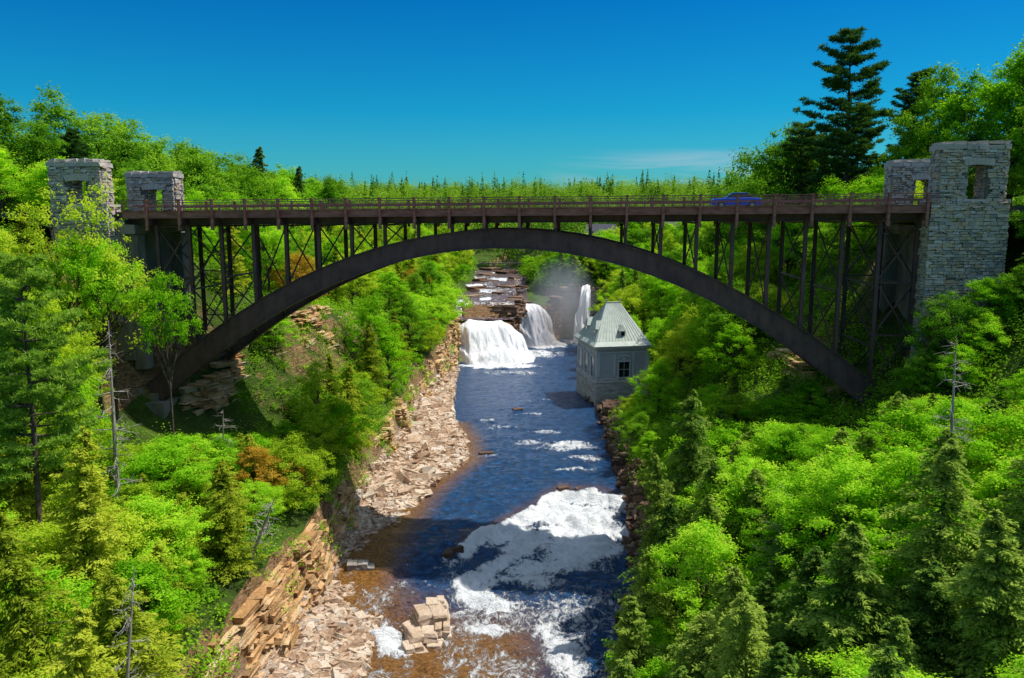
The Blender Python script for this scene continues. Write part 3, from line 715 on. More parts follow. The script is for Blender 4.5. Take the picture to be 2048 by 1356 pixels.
# ---------------------------------------------------------------- powerhouse
ph = obj("powerhouse", None, label="grey powerhouse with steep pale green roof on the river edge", category="building", loc=(14.7, 135.5, 0))
ph.rotation_euler = (0, 0, math.radians(11))
LX, LY = 9.4, 12.0
def hmesh(name, mb, mat, parent=None): return obj(name, mb.mesh(name), mat, parent or ph)
mb = MB(); mb.box((LX/2, LY/2, 2.9), (LX/2+.12, LY/2+.12, 2.9)); hmesh("stone_base", mb, M_BASEST)
mb = MB()
for (fo, fu, fw, fn) in ((np.array([-.12, -.12, .4]), np.array([1., 0]), LX+.24, np.array([0, -1.])), (np.array([-.12, -.12, .4]), np.array([0, 1.]), LY+.24, np.array([-1., 0]))):
    z = 0
    while z < 5.3:
        t = .66; s = 0
        while s < fw-.05:
            l = min(random.uniform(1.0, 1.9), fw-s)
            mb.box(np.array([*(fo[:2]+fu*(s+l/2)+fn*(random.uniform(.0, .05))), fo[2]+z+t/2]), (l/2-.02, .06, t/2-.02), fu, random.random(), .008); s += l
        z += t
hmesh("base_course", mb, M_BASEST)
mb = MB(); mb.box((LX/2, LY/2, 9.0), (LX/2-.02, LY/2-.02, 3.15)); hmesh("wall", mb, M_CLAP)
mb = MB()
for z, e, t in ((5.9, .28, .13), (6.35, .1, .06), (11.0, .08, .1), (11.75, .3, .12), (12.05, .55, .14)):
    mb.box((LX/2, LY/2, z), (LX/2+e, LY/2+e, t))
for x in (0.22, LX-.22): mb.box((x, -.06, 8.9), (.3, .1, 2.1))
for x in (3.2, 6.6): mb.box((x, -.05, 8.9), (.16, .08, 2.1))
for y in (.3, 4, 8, LY-.3): mb.box((-.05, y, 8.9), (.09, .22, 2.1))
hmesh("cornice", mb, M_TRIM)
def window(c, wx, wz, face):
    mb = MB(); x, y, z = c; wd = MB()
    if face == 'f':
        wd.box((x, y-.03, z), (wx, .05, wz))
        for q in (-1, 1): mb.box((x+q*(wx+.08), y-.08, z), (.09, .1, wz+.05))
        mb.box((x, y-.1, z+wz+.1), (wx+.28, .14, .1)); mb.box((x, y-.1, z-wz-.1), (wx+.25, .16, .08)); mb.box((x, y-.09, z), (.03, .03, wz)); mb.box((x, y-.092, z), (wx, .03, .03))
        for k in range(9):
            a = math.pi*k/8; mb.beam((x+math.cos(a)*(wx+.15), y-.08, z+wz+.25+math.sin(a)*.75), (x+math.cos(a)*(wx+.35), y-.08, z+wz+.25+math.sin(a)*.95), .2, .3, up=(0, 1, .01))
        mb.box((x, y-.08, z+wz+.55), (.28, .08, .28))
    else:
        wd.box((x-.03, y, z), (.05, wx, wz))
        for q in (-1, 1): mb.box((x-.08, y+q*(wx+.08), z), (.1, .09, wz+.05))
        mb.box((x-.1, y, z+wz+.1), (.14, wx+.28, .1)); mb.box((x-.1, y, z-wz-.1), (.16, wx+.25, .08)); mb.box((x-.09, y, z), (.03, .03, wz))
    w = hmesh("window", wd, M_GLASS); hmesh("frame", mb, M_TRIM, w)
window((4.9, -.03, 8.0), .95, 1.35, 'f')
for y in (2.1, 6.0, 10.0): window((-.03, y, 8.3), .85, 1.8, 's')
rx0, rx1, ry0, ry1 = -.7, LX+.7, -.7, LY+.7; zr0, zr1 = 12.2, 19.0
def roofmesh(name, x0, x1, y0, y1, z0, z1, rx, ry, mat, parent):
    cx, cy = (x0+x1)/2, (y0+y1)/2
    V = [(x0, y0, z0), (x1, y0, z0), (x1, y1, z0), (x0, y1, z0)]
    k = .16; zm = z0+(z1-z0)*.10
    top = [(cx-rx, cy-ry, z1), (cx+rx, cy-ry, z1), (cx+rx, cy+ry, z1), (cx-rx, cy+ry, z1)]
    mid = [(V[i][0]+(top[i][0]-V[i][0])*k, V[i][1]+(top[i][1]-V[i][1])*k, zm) for i in range(4)]
    A = V+mid+top; F = [[0, 3, 2, 1], [8, 9, 10, 11]]
    for b in (0, 4):
        for i in range(4): F.append([b+i, b+(i+1) % 4, b+4+(i+1) % 4, b+4+i])
    me = bpy.data.meshes.new(name); me.from_pydata(A, [], F); me.update(); return obj(name, me, mat, parent)
roof = roofmesh("roof", rx0, rx1, ry0, ry1, zr0, zr1, 1.3, .12, M_ROOF, ph)
mb = MB(); cx, cy = LX/2, LY/2
def seam(p, q): mb.beam(p, q, .08, .09)
for t in np.linspace(0.06, .94, 15):
    x = rx0+(rx1-rx0)*t; tx = cx-1.3+2.6*t
    seam((x+(tx-x)*.16, ry0+(cy-.12-ry0)*.16, zr0+.70), (tx, cy-.12, zr1+.01))
for t in np.linspace(0.05, .95, 17):
    y = ry0+(ry1-ry0)*t; ty = cy-.12+.24*t
    seam((rx0+(cx-1.3-rx0)*.16, y+(ty-y)*.16, zr0+.70), (cx-1.3, ty, zr1+.01))
mb.box((cx, cy, zr1+.08), (1.45, .2, .1))
for q in (-1.3, 1.3):
    mb.beam((cx+q, cy, zr1), (cx+q, cy, zr1+.9), .1, .1, up=(0, 1, 0)); mb.box((cx+q, cy, zr1+.5), (.16, .16, .1))
obj("roof_seams", mb.mesh("roof_seams"), M_ROOF, roof)
def dormer(x, y, z, w, h, ax):
    d = obj("dormer", None, None, roof, loc=(x, y, z)); d.rotation_euler = (0, 0, 0 if ax == 'f' else -math.pi/2)
    mb = MB(); mb.box((0, 1.0, h/2), (w, 1.1, h/2)); obj("dormer_wall", mb.mesh("dormer_wall"), M_CLAP, d)
    mb = MB(); mb.box((0, -.12, h/2), (w*.55, .04, h*.32)); obj("dormer_window", mb.mesh("dormer_window"), M_GLASS, d)
    V = [(-w-.2, -.3, h), (w+.2, -.3, h), (0, .1, h+w*1.9), (-w-.2, 2.6, h), (w+.2, 2.6, h), (0, 2.6, h+w*1.9)]
    me = bpy.data.meshes.new("dormer_roof"); me.from_pydata(V, [], [[0, 1, 2], [0, 2, 5, 3], [1, 4, 5, 2], [3, 5, 4], [0, 3, 4, 1]]); me.update(); obj("dormer_roof", me, M_ROOF, d)
dormer(4.9, 1.1, 13.6, .5, 1.0, 'f')
dormer(.7, 3.4, 13.6, .75, 1.2, 's'); dormer(.7, 8.6, 13.6, .75, 1.2, 's')

# ---------------------------------------------------------------- small far things
for k in range(2):
    mb = MB(); mb.tube([(34+k*.3, 188+k*3.2, 16.4), (39, 186+k*3.2, 15.6), (46, 184+k*3.2, 14.8)], [.9, .9, .9], 16)
    for t in range(4): mb.tube([(35.5+t*3, 187.6-t*.75+k*3.2, 16.2-t*.42), (35.8+t*3, 187.5-t*.75+k*3.2, 16.16-t*.42)], [1.02, 1.02], 16)
    obj("water_pipe", mb.mesh("water_pipe", True), M_PIPE, label="large pale green water pipe on the bank", category="pipe", group="penstock pipes")
mb = MB()
mb.beam((-12, 262, 18.6), (4, 262, 18.6), 1.2, .25)
for x in np.arange(-12, 4.1, 1.5): mb.beam((x, 261.5, 18.6), (x, 261.5, 19.8), .12, .12, up=(0, 1, 0))
for z in (19.2, 19.75): mb.beam((-12, 261.5, z), (4, 261.5, z), .08, .08)
for x in (-11, -6, -1.5, 3.6): mb.box((x, 262, 17.2), (.5, .9, 1.4))
obj("footbridge", mb.mesh("footbridge"), M_CONC, label="low grey footbridge crossing the upper river", category="footbridge")
def small_house(x, y, z, w, d, h, label, rot):
    r = obj("house", None, label=label, category="house", loc=(x, y, z)); r.rotation_euler = (0, 0, rot)
    mb = MB(); mb.box((0, 0, h/2), (w/2, d/2, h/2)); obj("wall", mb.mesh("wall"), M_WHITE, r)
    V = [(-w/2-.4, -d/2-.4, h), (w/2+.4, -d/2-.4, h), (w/2+.4, d/2+.4, h), (-w/2-.4, d/2+.4, h), (-w/2-.4, 0, h+d*.42), (w/2+.4, 0, h+d*.42)]
    me = bpy.data.meshes.new("roof"); me.from_pydata(V, [], [[0, 1, 5, 4], [2, 3, 4, 5], [1, 2, 5], [3, 0, 4], [0, 3, 2, 1]]); me.update(); obj("roof", me, M_DROOF, r)
    for x_ in (-w*.28, w*.05, w*.3):
        mb = MB(); mb.box((x_, -d/2-.03, h*.55), (.5, .04, .7)); obj("window", mb.mesh("window"), M_GLASS, r)
small_house(50, 255, 25, 11, 8, 5, "white house with dark roof among the trees", .2)
small_house(29, 262, 23.5, 9, 8, 4.5, "small white house with grey roof on the bank", -.3)

# ---------------------------------------------------------------- vegetation
def leaf_mesh(name, P, A, B, tint):
    n = len(P); V = np.stack([P-A, P-A*.1+B, P+A, P-A*.1-B], 1).reshape(-1, 3)
    return np_mesh(name, V, np.arange(n*4).reshape(n, 4), {"tint": np.repeat(np.clip(tint, 0, 1), 4)})
def unit(v): return v/(np.linalg.norm(v, axis=-1, keepdims=True)+1e-9)
def leaves_from(P, nrm, size, aspect=.6):
    n = len(P); r = R.normal(0, 1, (n, 3)); A = unit(np.cross(nrm, r)); B = np.cross(nrm, A)
    s = size*R.uniform(.6, 1.3, n)[:, None]; return A*s, B*s*aspect

def deciduous(H=16., Rr=5.0, nc=150, lpc=200, leaf=.13, cb=.16, shape=1.0, spread=.7):
    seed = R.uniform(0, 99)
    tr = MB(); top = H*.8
    bend = R.normal(0, .35, (6, 2)); zz = np.linspace(0, top, 6); pts = np.stack([np.cumsum(bend[:, 0])*.35, np.cumsum(bend[:, 1])*.35, zz], -1); pts[0, :2] = 0
    r0 = H*.014+.02; tr.tube(pts, np.linspace(r0, r0*.25, 6), 8)
    C = []
    while len(C) < nc:
        d = unit(R.normal(0, 1, 3)); rr = R.uniform(.3, 1)**.5
        lob = .5+.2*(1-spread)+(spread+.15)*float(vn(d[0]*2.4+seed, d[1]*2.4+d[2]*2.7, 3))
        if d[2] < -.8: continue
        wz = (1-.4*max(0, d[2])*shape)
        C.append(np.array([d[0]*Rr*rr*lob*wz, d[1]*Rr*rr*lob*wz, H*(cb+.96)/2+d[2]*H*(.96-cb)/2*rr*min(1.05, lob+.2)]))
    C = np.array(C)
    for c in C[::4]:
        t = np.clip((c[2]/top)*.62, .15, .92); k = t*5; i = int(k); p0 = pts[i]+(pts[min(i+1, 5)]-pts[i])*(k-i)
        mid = (p0+c)/2+np.array([0, 0, .4])+R.normal(0, .25, 3); rb = r0*(1-t)*.45+.02
        tr.tube([p0, mid, c], [rb, rb*.6, rb*.22], 5)
    cr = R.uniform(.35, 1.1, nc)*Rr/4.8
    idx = np.repeat(np.arange(nc), (lpc*(cr/1.0)**1.4).astype(int)); n = len(idx)
    d = unit(R.normal(0, 1, (n, 3))); d[:, 2] = np.where(d[:, 2] < -.4, -d[:, 2], d[:, 2])
    rad = R.uniform(.15, 1.35, n)**.8
    rag = .55+.9*vn(d[:, 0]*3+idx, d[:, 1]*3+d[:, 2]*3, 7)
    st = R.uniform(.7, 1.3, (nc, 3)); st[:, 2] *= R.uniform(.6, 1.15, nc)
    P = C[idx]+d*(cr[idx]*rad*rag)[:, None]*st[idx]
    outw = unit(P-np.array([0, 0, H*.5]))
    nrm = unit(d*.4+outw*.35+np.array([0, 0, .4])+R.normal(0, .55, (n, 3)))
    A, B = leaves_from(P, nrm, leaf, .62)
    ct = R.normal(0, .13, nc)
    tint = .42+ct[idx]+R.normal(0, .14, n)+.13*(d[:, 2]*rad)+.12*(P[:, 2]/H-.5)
    return tr.mesh("trunk", True), leaf_mesh("crown", P, A, B, tint), H

def hemlock(H=17., Rr=3.6, nb=230, per=120, leaf=.16, droop=.28, low=.06):
    tr = MB(); r0 = H*.013; tr.tube([(0, 0, 0), (.05, .05, H*.5), (.0, .1, H*.97)], [r0, r0*.6, .02], 8)
    Ps, As, Bs, Ts = [], [], [], []
    sd_ = R.uniform(0, 50)
    for b in range(nb):
        f = low+(1-low)*(b+R.random())/nb; z0 = H*f; prof = (1-f)**.7*(1-.25*max(0, .25-f)*4*.6)
        az = R.uniform(0, 2*math.pi)
        L = Rr*prof*R.uniform(.4, 1.25)*(.6+.75*float(vn(az*1.2+sd_, f*7, 3)))+.25
        dirh = np.array([math.cos(az), math.sin(az), 0]); lat = np.array([-dirh[1], dirh[0], 0])
        rise = R.uniform(-.15, .35)
        if L > 1 and b % 2 == 0: tr.tube([(0, 0, z0), dirh*L*.5+np.array([0, 0, z0+L*(.5*rise-.25*droop)]), dirh*L*.92+np.array([0, 0, z0+L*(rise-droop*.9)])], [.035*L**.5, .02, .008], 4)
        n = int(per*(L/Rr+.25)); t = R.random(n)**.75; w = R.uniform(-1, 1, n); lw = L*.42*np.sin(np.clip(t*1.05, 0, 1)*math.pi*.86+.25)*(1-.35*t)
        lw *= (.5+.8*np.abs(np.sin(t*L*4+b)))
        P = dirh*(t*L)[:, None]+lat*(w*lw)[:, None]
        P[:, 2] = z0+L*(rise*t-droop*t*t)-.28*np.abs(w)*lw+R.normal(0, .09, n)
        dd = dirh*.7+lat*(np.sign(w)*.8)[:, None]+np.array([0, 0, -.32])+R.normal(0, .28, (n, 3)); A = unit(dd)
        up = unit(np.array([0, 0, 1.])+R.normal(0, .5, (n, 3))); B = unit(np.cross(A, up))
        s = leaf*R.uniform(.7, 1.3, n)[:, None]
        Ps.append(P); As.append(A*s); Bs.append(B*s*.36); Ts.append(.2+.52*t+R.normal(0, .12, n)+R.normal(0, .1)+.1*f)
    return tr.mesh("trunk", True), leaf_mesh("crown", np.concatenate(Ps), np.concatenate(As), np.concatenate(Bs), np.concatenate(Ts)), H

def pine(H=24., Rr=4.6, low=.3, nb=95, leaf=.2):
    tr = MB(); r0 = H*.012; tr.tube([(0, 0, 0), (.1, .05, H*.5), (-.1, .1, H*.98)], [r0, r0*.65, .03], 8)
    Ps, As, Bs, Ts = [], [], [], []
    for b in range(nb):
        f = low+(1-low)*(b//4*4+R.random()*1.2)/nb; f = min(f, .99); z0 = H*f
        u = (f-low)/(1-low); L = Rr*((1-u)**.6)*(.55+.6*min(1, u*3))*R.uniform(.35, 1.35)+.35
        az = R.uniform(0, 2*math.pi); dirh = np.array([math.cos(az), math.sin(az), 0]); rise = R.uniform(-.02, .28)+.35*u
        end = dirh*L+np.array([0, 0, z0+L*rise]); st = np.array([0, 0, z0])
        midp = (st+end)/2+np.array([0, 0, -.08*L]); tr.tube([st, midp, end], [.045*L**.5, .03, .012], 4)
        for k in range(int(4+L*3.6)):
            t = R.uniform(.28, 1.05); c = st+(end-st)*t+np.array([0, 0, -.15*L*math.sin(t*3)*.3]); c = c+np.array([-dirh[1], dirh[0], 0])*R.normal(0, .26*L*(1.1-t)+.12)+R.normal(0, .08, 3)
            n = 42; d = unit(R.normal(0, 1, (n, 3))+dirh*.6+np.array([0, 0, .5])); q = R.uniform(.1, .5, n)[:, None]*np.array([1.15, 1.15, .6])
            Ps.append(c+d*q); A = unit(d+R.normal(0, .3, (n, 3))); B = unit(np.cross(A, R.normal(0, 1, (n, 3))))
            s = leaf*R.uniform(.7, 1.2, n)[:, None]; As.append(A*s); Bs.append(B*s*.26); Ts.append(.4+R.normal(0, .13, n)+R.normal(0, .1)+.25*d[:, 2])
    return tr.mesh("trunk", True), leaf_mesh("crown", np.concatenate(Ps), np.concatenate(As), np.concatenate(Bs), np.concatenate(Ts)), H

def dead(H=14.):
    tr = MB(); tr.tube([(0, 0, 0), (.1, 0, H*.5), (.25, .1, H)], [.17, .11, .02], 7)
    for k in range(44):
        z = R.uniform(.25, .97)*H; a = R.uniform(0, 6.28); L = R.uniform(.5, 2.3)*(1.1-z/H*.7); d = np.array([math.cos(a), math.sin(a), R.uniform(-.35, .1)])
        p = np.array([.15, .05, z]); q = p+d*L; tr.tube([p, (p+q)/2+R.normal(0, .08, 3), q], [.035, .025, .01], 4)
        for j in range(3):
            m_ = p+(q-p)*R.uniform(.4, .9); tr.tube([m_, m_+unit(R.normal(0, 1, 3)+d)*.6], [.016, .006], 4)
    return tr.mesh("trunk", True), None, H

def with_mat(v, mat):
    t, c, H = v; c2 = c.copy(); c2.materials.clear(); c2.materials.append(mat)
    if not len(t.materials): t.materials.append(M_BARK)
    return (t, c2, H)
D = [deciduous(), deciduous(16, 4.8, 130, 220, .125, .2, 1.0, .95), deciduous(16, 5.6, 170, 190, .13, .12, .6, .9), deciduous(16, 4.4, 120, 220, .12, .14, 1.6, .8), deciduous(16, 5.0, 140, 200, .125, .1, 1.9, 1.0)]
Hm = [hemlock(17, 4.0, 240, 120, .165), hemlock(17, 4.6, 240, 120, .17, .38), hemlock(17, 3.6, 210, 120, .155, .22), hemlock(17, 4.8, 190, 125, .165, .45, .04)]
Pn = [pine(24, 4.2, .3, 84), pine(24, 5.0, .38, 80), pine(24, 3.8, .22, 105)]
Sp = [hemlock(17, 3.0, 240, 110, .16, .15, .03)]
THIN = [deciduous(16, 4.2, 80, 120, .12, .25, 1.2, 1.1)]
HIGH = [deciduous(16, 4.2, 85, 200, .12, .55, .8, .9)]
FAM = {
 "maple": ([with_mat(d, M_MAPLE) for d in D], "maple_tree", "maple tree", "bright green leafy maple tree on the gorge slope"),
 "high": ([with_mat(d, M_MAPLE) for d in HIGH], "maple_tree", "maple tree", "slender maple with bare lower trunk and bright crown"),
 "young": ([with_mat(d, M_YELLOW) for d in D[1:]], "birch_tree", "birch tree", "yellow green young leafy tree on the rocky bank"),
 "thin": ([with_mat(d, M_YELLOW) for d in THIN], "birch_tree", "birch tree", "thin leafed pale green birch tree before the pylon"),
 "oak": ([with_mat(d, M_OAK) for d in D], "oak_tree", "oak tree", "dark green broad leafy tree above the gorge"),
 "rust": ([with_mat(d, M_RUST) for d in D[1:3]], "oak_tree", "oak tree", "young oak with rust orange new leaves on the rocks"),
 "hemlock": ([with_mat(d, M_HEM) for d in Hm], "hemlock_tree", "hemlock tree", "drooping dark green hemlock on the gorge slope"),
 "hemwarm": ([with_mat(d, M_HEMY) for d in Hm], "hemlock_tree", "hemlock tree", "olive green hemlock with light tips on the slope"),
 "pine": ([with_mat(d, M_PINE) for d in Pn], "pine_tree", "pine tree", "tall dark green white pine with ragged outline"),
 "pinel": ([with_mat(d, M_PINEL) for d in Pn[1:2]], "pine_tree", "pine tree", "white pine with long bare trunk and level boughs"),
 "spruce": ([with_mat(d, M_PINE) for d in Sp], "spruce_tree", "spruce tree", "pointed dark green spruce standing above the woods"),
}
cnt = [0]; placed = []
def tree(fam, x, y, top=None, H=None, wid=1.0, var=None, label=None):
    g = float(terrain(x, y))
    if H is None: H = top-g
    if H < 2: return
    vs, name, cat, lab = FAM[fam]; t, c, H0 = vs[cnt[0] % len(vs) if var is None else var]; cnt[0] += 1
    s = H/H0; w = wid*s*max(1, min(1.75, (16/H)**.55)) if fam not in ("pine", "pinel", "spruce") else wid*s
    root = obj(name, None, label=label or lab, category=cat, group=cat+"s of the gorge", loc=(x, y, g-.15))
    root.scale = (w*R.uniform(.92, 1.08), w*R.uniform(.92, 1.08), s)
    root.rotation_euler = (R.normal(0, .05), R.normal(0, .05), R.uniform(0, 6.28))
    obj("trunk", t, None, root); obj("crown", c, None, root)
    placed.append((x, y, 4.3*w))
for a in [(-76, 116, 53), (-70, 112, 51.5), (-83, 120, 54), (-65, 117, 49.5), (-72, 128, 54), (-60, 112, 46.5), (-64, 128, 50.5), (-80, 108, 51), (-90, 125, 56), (-57, 122, 47), (-70, 100, 46)]:
    tree("oak" if R.random() < .7 else "pine", *a, wid=1.1)
for a in [(-66, 138, 51), (-60, 135, 48), (-57, 146, 48.5), (-54, 139, 46), (-62, 155, 49), (-58, 165, 47.5), (-52, 158, 44.5), (-66, 172, 50), (-61, 185, 48), (-55, 178, 45), (-50, 170, 42.5), (-58, 200, 47), (-54, 215, 46.5), (-48, 205, 43.5), (-50, 232, 46)]: tree("oak" if R.random() < .75 else "maple", *a, wid=1.15)
tree("spruce", -57.5, 182, 49.5, wid=1.3); tree("spruce", -52, 195, 46, wid=1.1)
for a in [(-52, 105, 40.5), (-49, 112, 40), (-56, 100, 42), (-62, 98, 43), (-46, 118, 38), (-50, 128, 40)]: tree("maple", *a, wid=1.2)
tree("pine", 46.5, 112, 59.5, wid=1.05, var=0); tree("pine", 54.5, 114, 54.5, wid=1.1, var=2); tree("pine", 42.5, 120, 48, wid=1.0, var=1); tree("pine", 51, 121, 51, var=0)
for a in [(54.5, 99, 53.5), (59, 97, 55), (62.5, 101, 55), (57, 106, 54), (66, 96, 55), (51, 106, 47), (60, 90, 52), (64, 88, 52), (49, 98, 42)]: tree("oak" if R.random() < .5 else "maple", *a, wid=.95)
for a in [(41.5, 124, 47.5), (44.5, 128, 48.5), (47, 133, 49), (42, 134, 45), (47, 126, 47), (40, 140, 42.5), (45, 145, 45)]: tree("oak", *a, wid=.9)
for a in [(41, 104, 39.5), (45, 102, 40), (48.5, 104, 41), (52, 101, 42)]: tree("maple", *a)
for f, a in [("oak", (47.4, 71, 38.8)), ("hemlock", (44.9, 69, 33)), ("maple", (41.4, 69, 29.8)), ("oak", (43.4, 67, 31)), ("oak", (38.4, 69.5, 28.4)), ("maple", (39.6, 66, 27.4)), ("oak", (42.5, 62, 27.5)), ("maple", (37.0, 64.5, 24.5)), ("hemlock", (40, 60.5, 25.6)), ("oak", (46, 60, 31)), ("oak", (50, 69, 38)), ("hemlock", (36.6, 58, 22.8)), ("oak", (48, 64, 35)), ("maple", (44, 57, 28)), ("oak", (35.9, 68, 23.5))]: tree(f, *a, wid=.85)
# right foreground canopy
for f, a in [("maple", (31, 54, 22.8)), ("maple", (25.5, 55.5, 19.6)), ("young", (31.5, 48, 23.4)), ("maple", (36, 53, 25.0)), ("maple", (22, 56.5, 17.2)), ("maple", (18.6, 60, 15.4)), ("maple", (26.5, 50, 20.3)), ("oak", (22.5, 49, 17.4)), ("maple", (17.5, 50, 15.0)), ("maple", (26.5, 43.5, 20.6)), ("maple", (21.5, 45, 16.8)), ("oak", (31.5, 43, 24.2)), ("maple", (28.5, 60, 18.6)), ("maple", (32.5, 61, 20.4)), ("oak", (36, 47, 26)), ("young", (28.8, 46, 22.6))]: tree(f, *a, wid=.9)
for a in [(16.6, 44, 13.8), (23.5, 38.5, 19.8), (18.0, 39.5, 15.5), (28.5, 38, 22.5)]: tree("maple", *a, wid=.9)
for a in [(15.6, 67, 20.2, 1.05), (12.8, 61, 16.0, 1.0), (11.0, 55, 14.8, 1.0), (9.4, 50, 13.2, 1.0), (14.8, 58, 17.0, .95), (7.8, 45.5, 11.8, 1.0), (6.2, 41, 10.6, 1), (13.4, 46, 13.8, 1), (10.8, 42, 13, 1), (8.6, 38, 12, 1)]: tree("hemlock", a[0], a[1], a[2], wid=a[3])
for a in [(20.4, 36.5, 24.6, 1.0), (16.2, 35.5, 20.6, 1.05), (24.6, 36, 25.6, 1.0), (12.5, 34, 15.6, 1.0), (15.8, 31, 18.4, 1), (21, 31, 23.0, 1.05), (27.5, 34.5, 26, 1)]: tree("hemlock", a[0], a[1], a[2], wid=a[3])
for f, a in [("hemlock", (15.8, 75, 9.5)), ("maple", (16.6, 81, 9.5)), ("hemlock", (16.2, 87, 10)), ("maple", (16.8, 93, 9.6)), ("oak", (17, 100, 9.6)), ("maple", (17.5, 107, 9.4)), ("young", (18, 114, 9))]: tree(f, *a, wid=.95)
# left near
tree("thin", -37.4, 71, 38.6, wid=.8); tree("thin", -40.6, 72, 38.0, wid=.8); tree("young", -45.5, 68, 36.0, wid=.9); tree("maple", -48.5, 66, 37.8, wid=.9); tree("oak", -53, 72, 41, wid=1.0); tree("young", -41.5, 66, 32, wid=.75)
tree("high", -36.2, 71.5, 33.2, wid=.6); tree("high", -38.8, 70.5, 33.5, wid=.65)
tree("pinel", -28.5, 45.5, 32.5, wid=.85)
for a in [(-33.5, 50, 30), (-38, 56, 33.0), (-36, 60, 29.5), (-33.5, 55, 26.3), (-40, 64, 32)]: tree("pinel" if a[1] < 57 else "young", *a, wid=.85)
tree("high", -31.0, 71.0, 30.4, wid=.55); tree("maple", -32.5, 57, 25.0, wid=.6); tree("young", -28.6, 60, 17.5, wid=.7)
for a in [(-24.5, 42.5, 23.2, .95), (-22.3, 36, 21.8, .9), (-25.5, 49, 19.6, .95), (-19.6, 38, 17.2, 1), (-19.5, 32, 18.4, 1), (-23.8, 54, 15.5, .95), (-27.5, 38, 24.5, .95), (-17.6, 33.5, 14.6, 1), (-21.8, 46.5, 15, .95), (-20.6, 41, 13.4, 1.0), (-26.5, 55.5, 16.5, .95), (-16.2, 29, 15, 1)]: tree("hemwarm", a[0], a[1], a[2], wid=a[3])
for a in [(-26.5, 67, 15.0), (-21.6, 63.5, 13.2), (-24.5, 61, 14.2), (-22.5, 57, 13), (-22.5, 51, 13), (-20.8, 69, 12)]: tree("maple", *a, wid=.85)
tree("rust", -22.3, 67.5, 15, wid=.75); tree("rust", -20.6, 73, 12.6, wid=.7)
for f, a in [("young", (-21.2, 86, 20.0)), ("hemwarm", (-19.2, 90, 18.0)), ("young", (-20.6, 80, 14.6)), ("maple", (-20.3, 86, 15)), ("hemwarm", (-21.5, 91, 18.5)), ("oak", (-20.2, 96, 17)), ("young", (-19.2, 100, 15)), ("hemwarm", (-19.6, 108, 20.2)), ("young", (-20.2, 76, 12.2)), ("maple", (-23.6, 80, 14.5)), ("maple", (-29, 96, 24)), ("oak", (-30, 104, 25))]: tree(f, *a, wid=.85)
tree("rust", -15.4, 147, 16.2); tree("maple", -15.2, 160, 21.5, wid=1.0); tree("maple", -16.2, 168, 23.5, wid=1.0); tree("young", -17, 138, 16.5); tree("hemwarm", -18.5, 128, 19.5)
for f, a in [("hemlock", (14, 221.5, 24)), ("hemlock", (17, 220, 25.5)), ("oak", (10.5, 227, 23.5)), ("hemlock", (22, 219, 24)), ("oak", (15, 228, 25)), ("oak", (20, 229, 26)), ("oak", (26, 219, 25)), ("maple", (6.0, 240, 22.5)), ("oak", (11, 238, 25)), ("oak", (6.2, 233, 20.5)), ("maple", (4.8, 250, 22)), ("maple", (-14, 226, 21)), ("oak", (-13.8, 240, 22)), ("maple", (-13, 252, 22)), ("oak", (-15, 212, 20)),
             ("rust", (30, 176, 18)), ("oak", (27.5, 172, 16)), ("maple", (28.5, 150, 14)), ("oak", (31, 158, 18)), ("maple", (28.3, 141, 9.5)), ("oak", (30, 133, 15)), ("hemlock", (33, 143, 19)), ("hemlock", (35, 152, 20)), ("oak", (27, 187, 20)), ("oak", (29, 198, 23))]: tree(f, *a)
dv = [dead(), dead()]
for d in dv: d[0].materials.append(M_DEAD)
for i, (x, y, top, g0, ln) in enumerate([(-27.2, 52.5, 28, None, 0), (24.2, 42, 28.6, None, -.05), (-20.0, 57.5, 14.6, None, .38), (-25.6, 68, 18.0, None, 0), (-19.0, 34.5, 19.0, None, .1), (16.5, 47.5, 18.5, None, .06)]):
    g = float(terrain(x, y)); s = (top-g)/14
    root = obj("dead_tree", None, label="bare grey dead tree trunk with broken branches", category="dead tree", group="dead trees", loc=(x, y, g-.1)); root.scale = (max(s, .9), max(s, .9), s); root.rotation_euler = (0, ln, R.uniform(-.4, .4))
    obj("trunk", dv[i % 2][0], None, root)

def fill(xr, yr, n, rule, mind):
    k = 0; tries = 0
    while k < n and tries < n*70:
        tries += 1; x = R.uniform(*xr); y = R.uniform(*yr)
        if abs(x)/y > .8: continue
        g = float(terrain(x, y)); L1 = float(station(LS, y, 2)[0]); R1 = float(station(RS, y, 1)[0])
        if L1-.9 < x < R1+1.2: continue
        if 11 < x < 27 and 122 < y < 150: continue
        if -39 < x < -29.5 and 62 < y < 92: continue
        q = np.array([x, y])-O0; s = q@E; v = q@NV
        if abs(s) > 33 and -4 < v < 17: continue
        r = rule(x, y, g)
        if r is None: continue
        fam, H, w = r
        if -6 < v < 18 and abs(s) < 37:
            lim = zarch(s)-2.8-g
            if s > 20 or s < -20: lim = min(lim, 7)
            if lim < 3: continue
            H = min(H, lim)
        if y < 74 and x > 0:
            lim = 35-(.27 if x/y < .46 else .215)*math.hypot(x, y)*.93-g
            if lim < 2.6: continue
            H = min(H, lim)
        if y < 84 and x < 0 and x/y > -.58:
            lim = 35-.28*y-g
            if lim < 2.6: continue
            H = min(H, lim)
        if 78 < y < 106 and -33 < x < -19:
            lim = 35-.205*y-g
            if lim < 2.4 or x > -29.5 and x < -25.5 and y > 82: continue
            H = min(H, lim)
        rad = mind*(H/12)**.5
        if any((x-a)**2+(y-b)**2 < (rad*.5+c*.40)**2 for a, b, c in placed): continue
        tree(fam, x, y, H=H, wid=w); k += 1
    return k
def pick(w):
    ks = list(w); p = np.array([w[k] for k in ks], float); return ks[R.choice(len(ks), p=p/p.sum())]
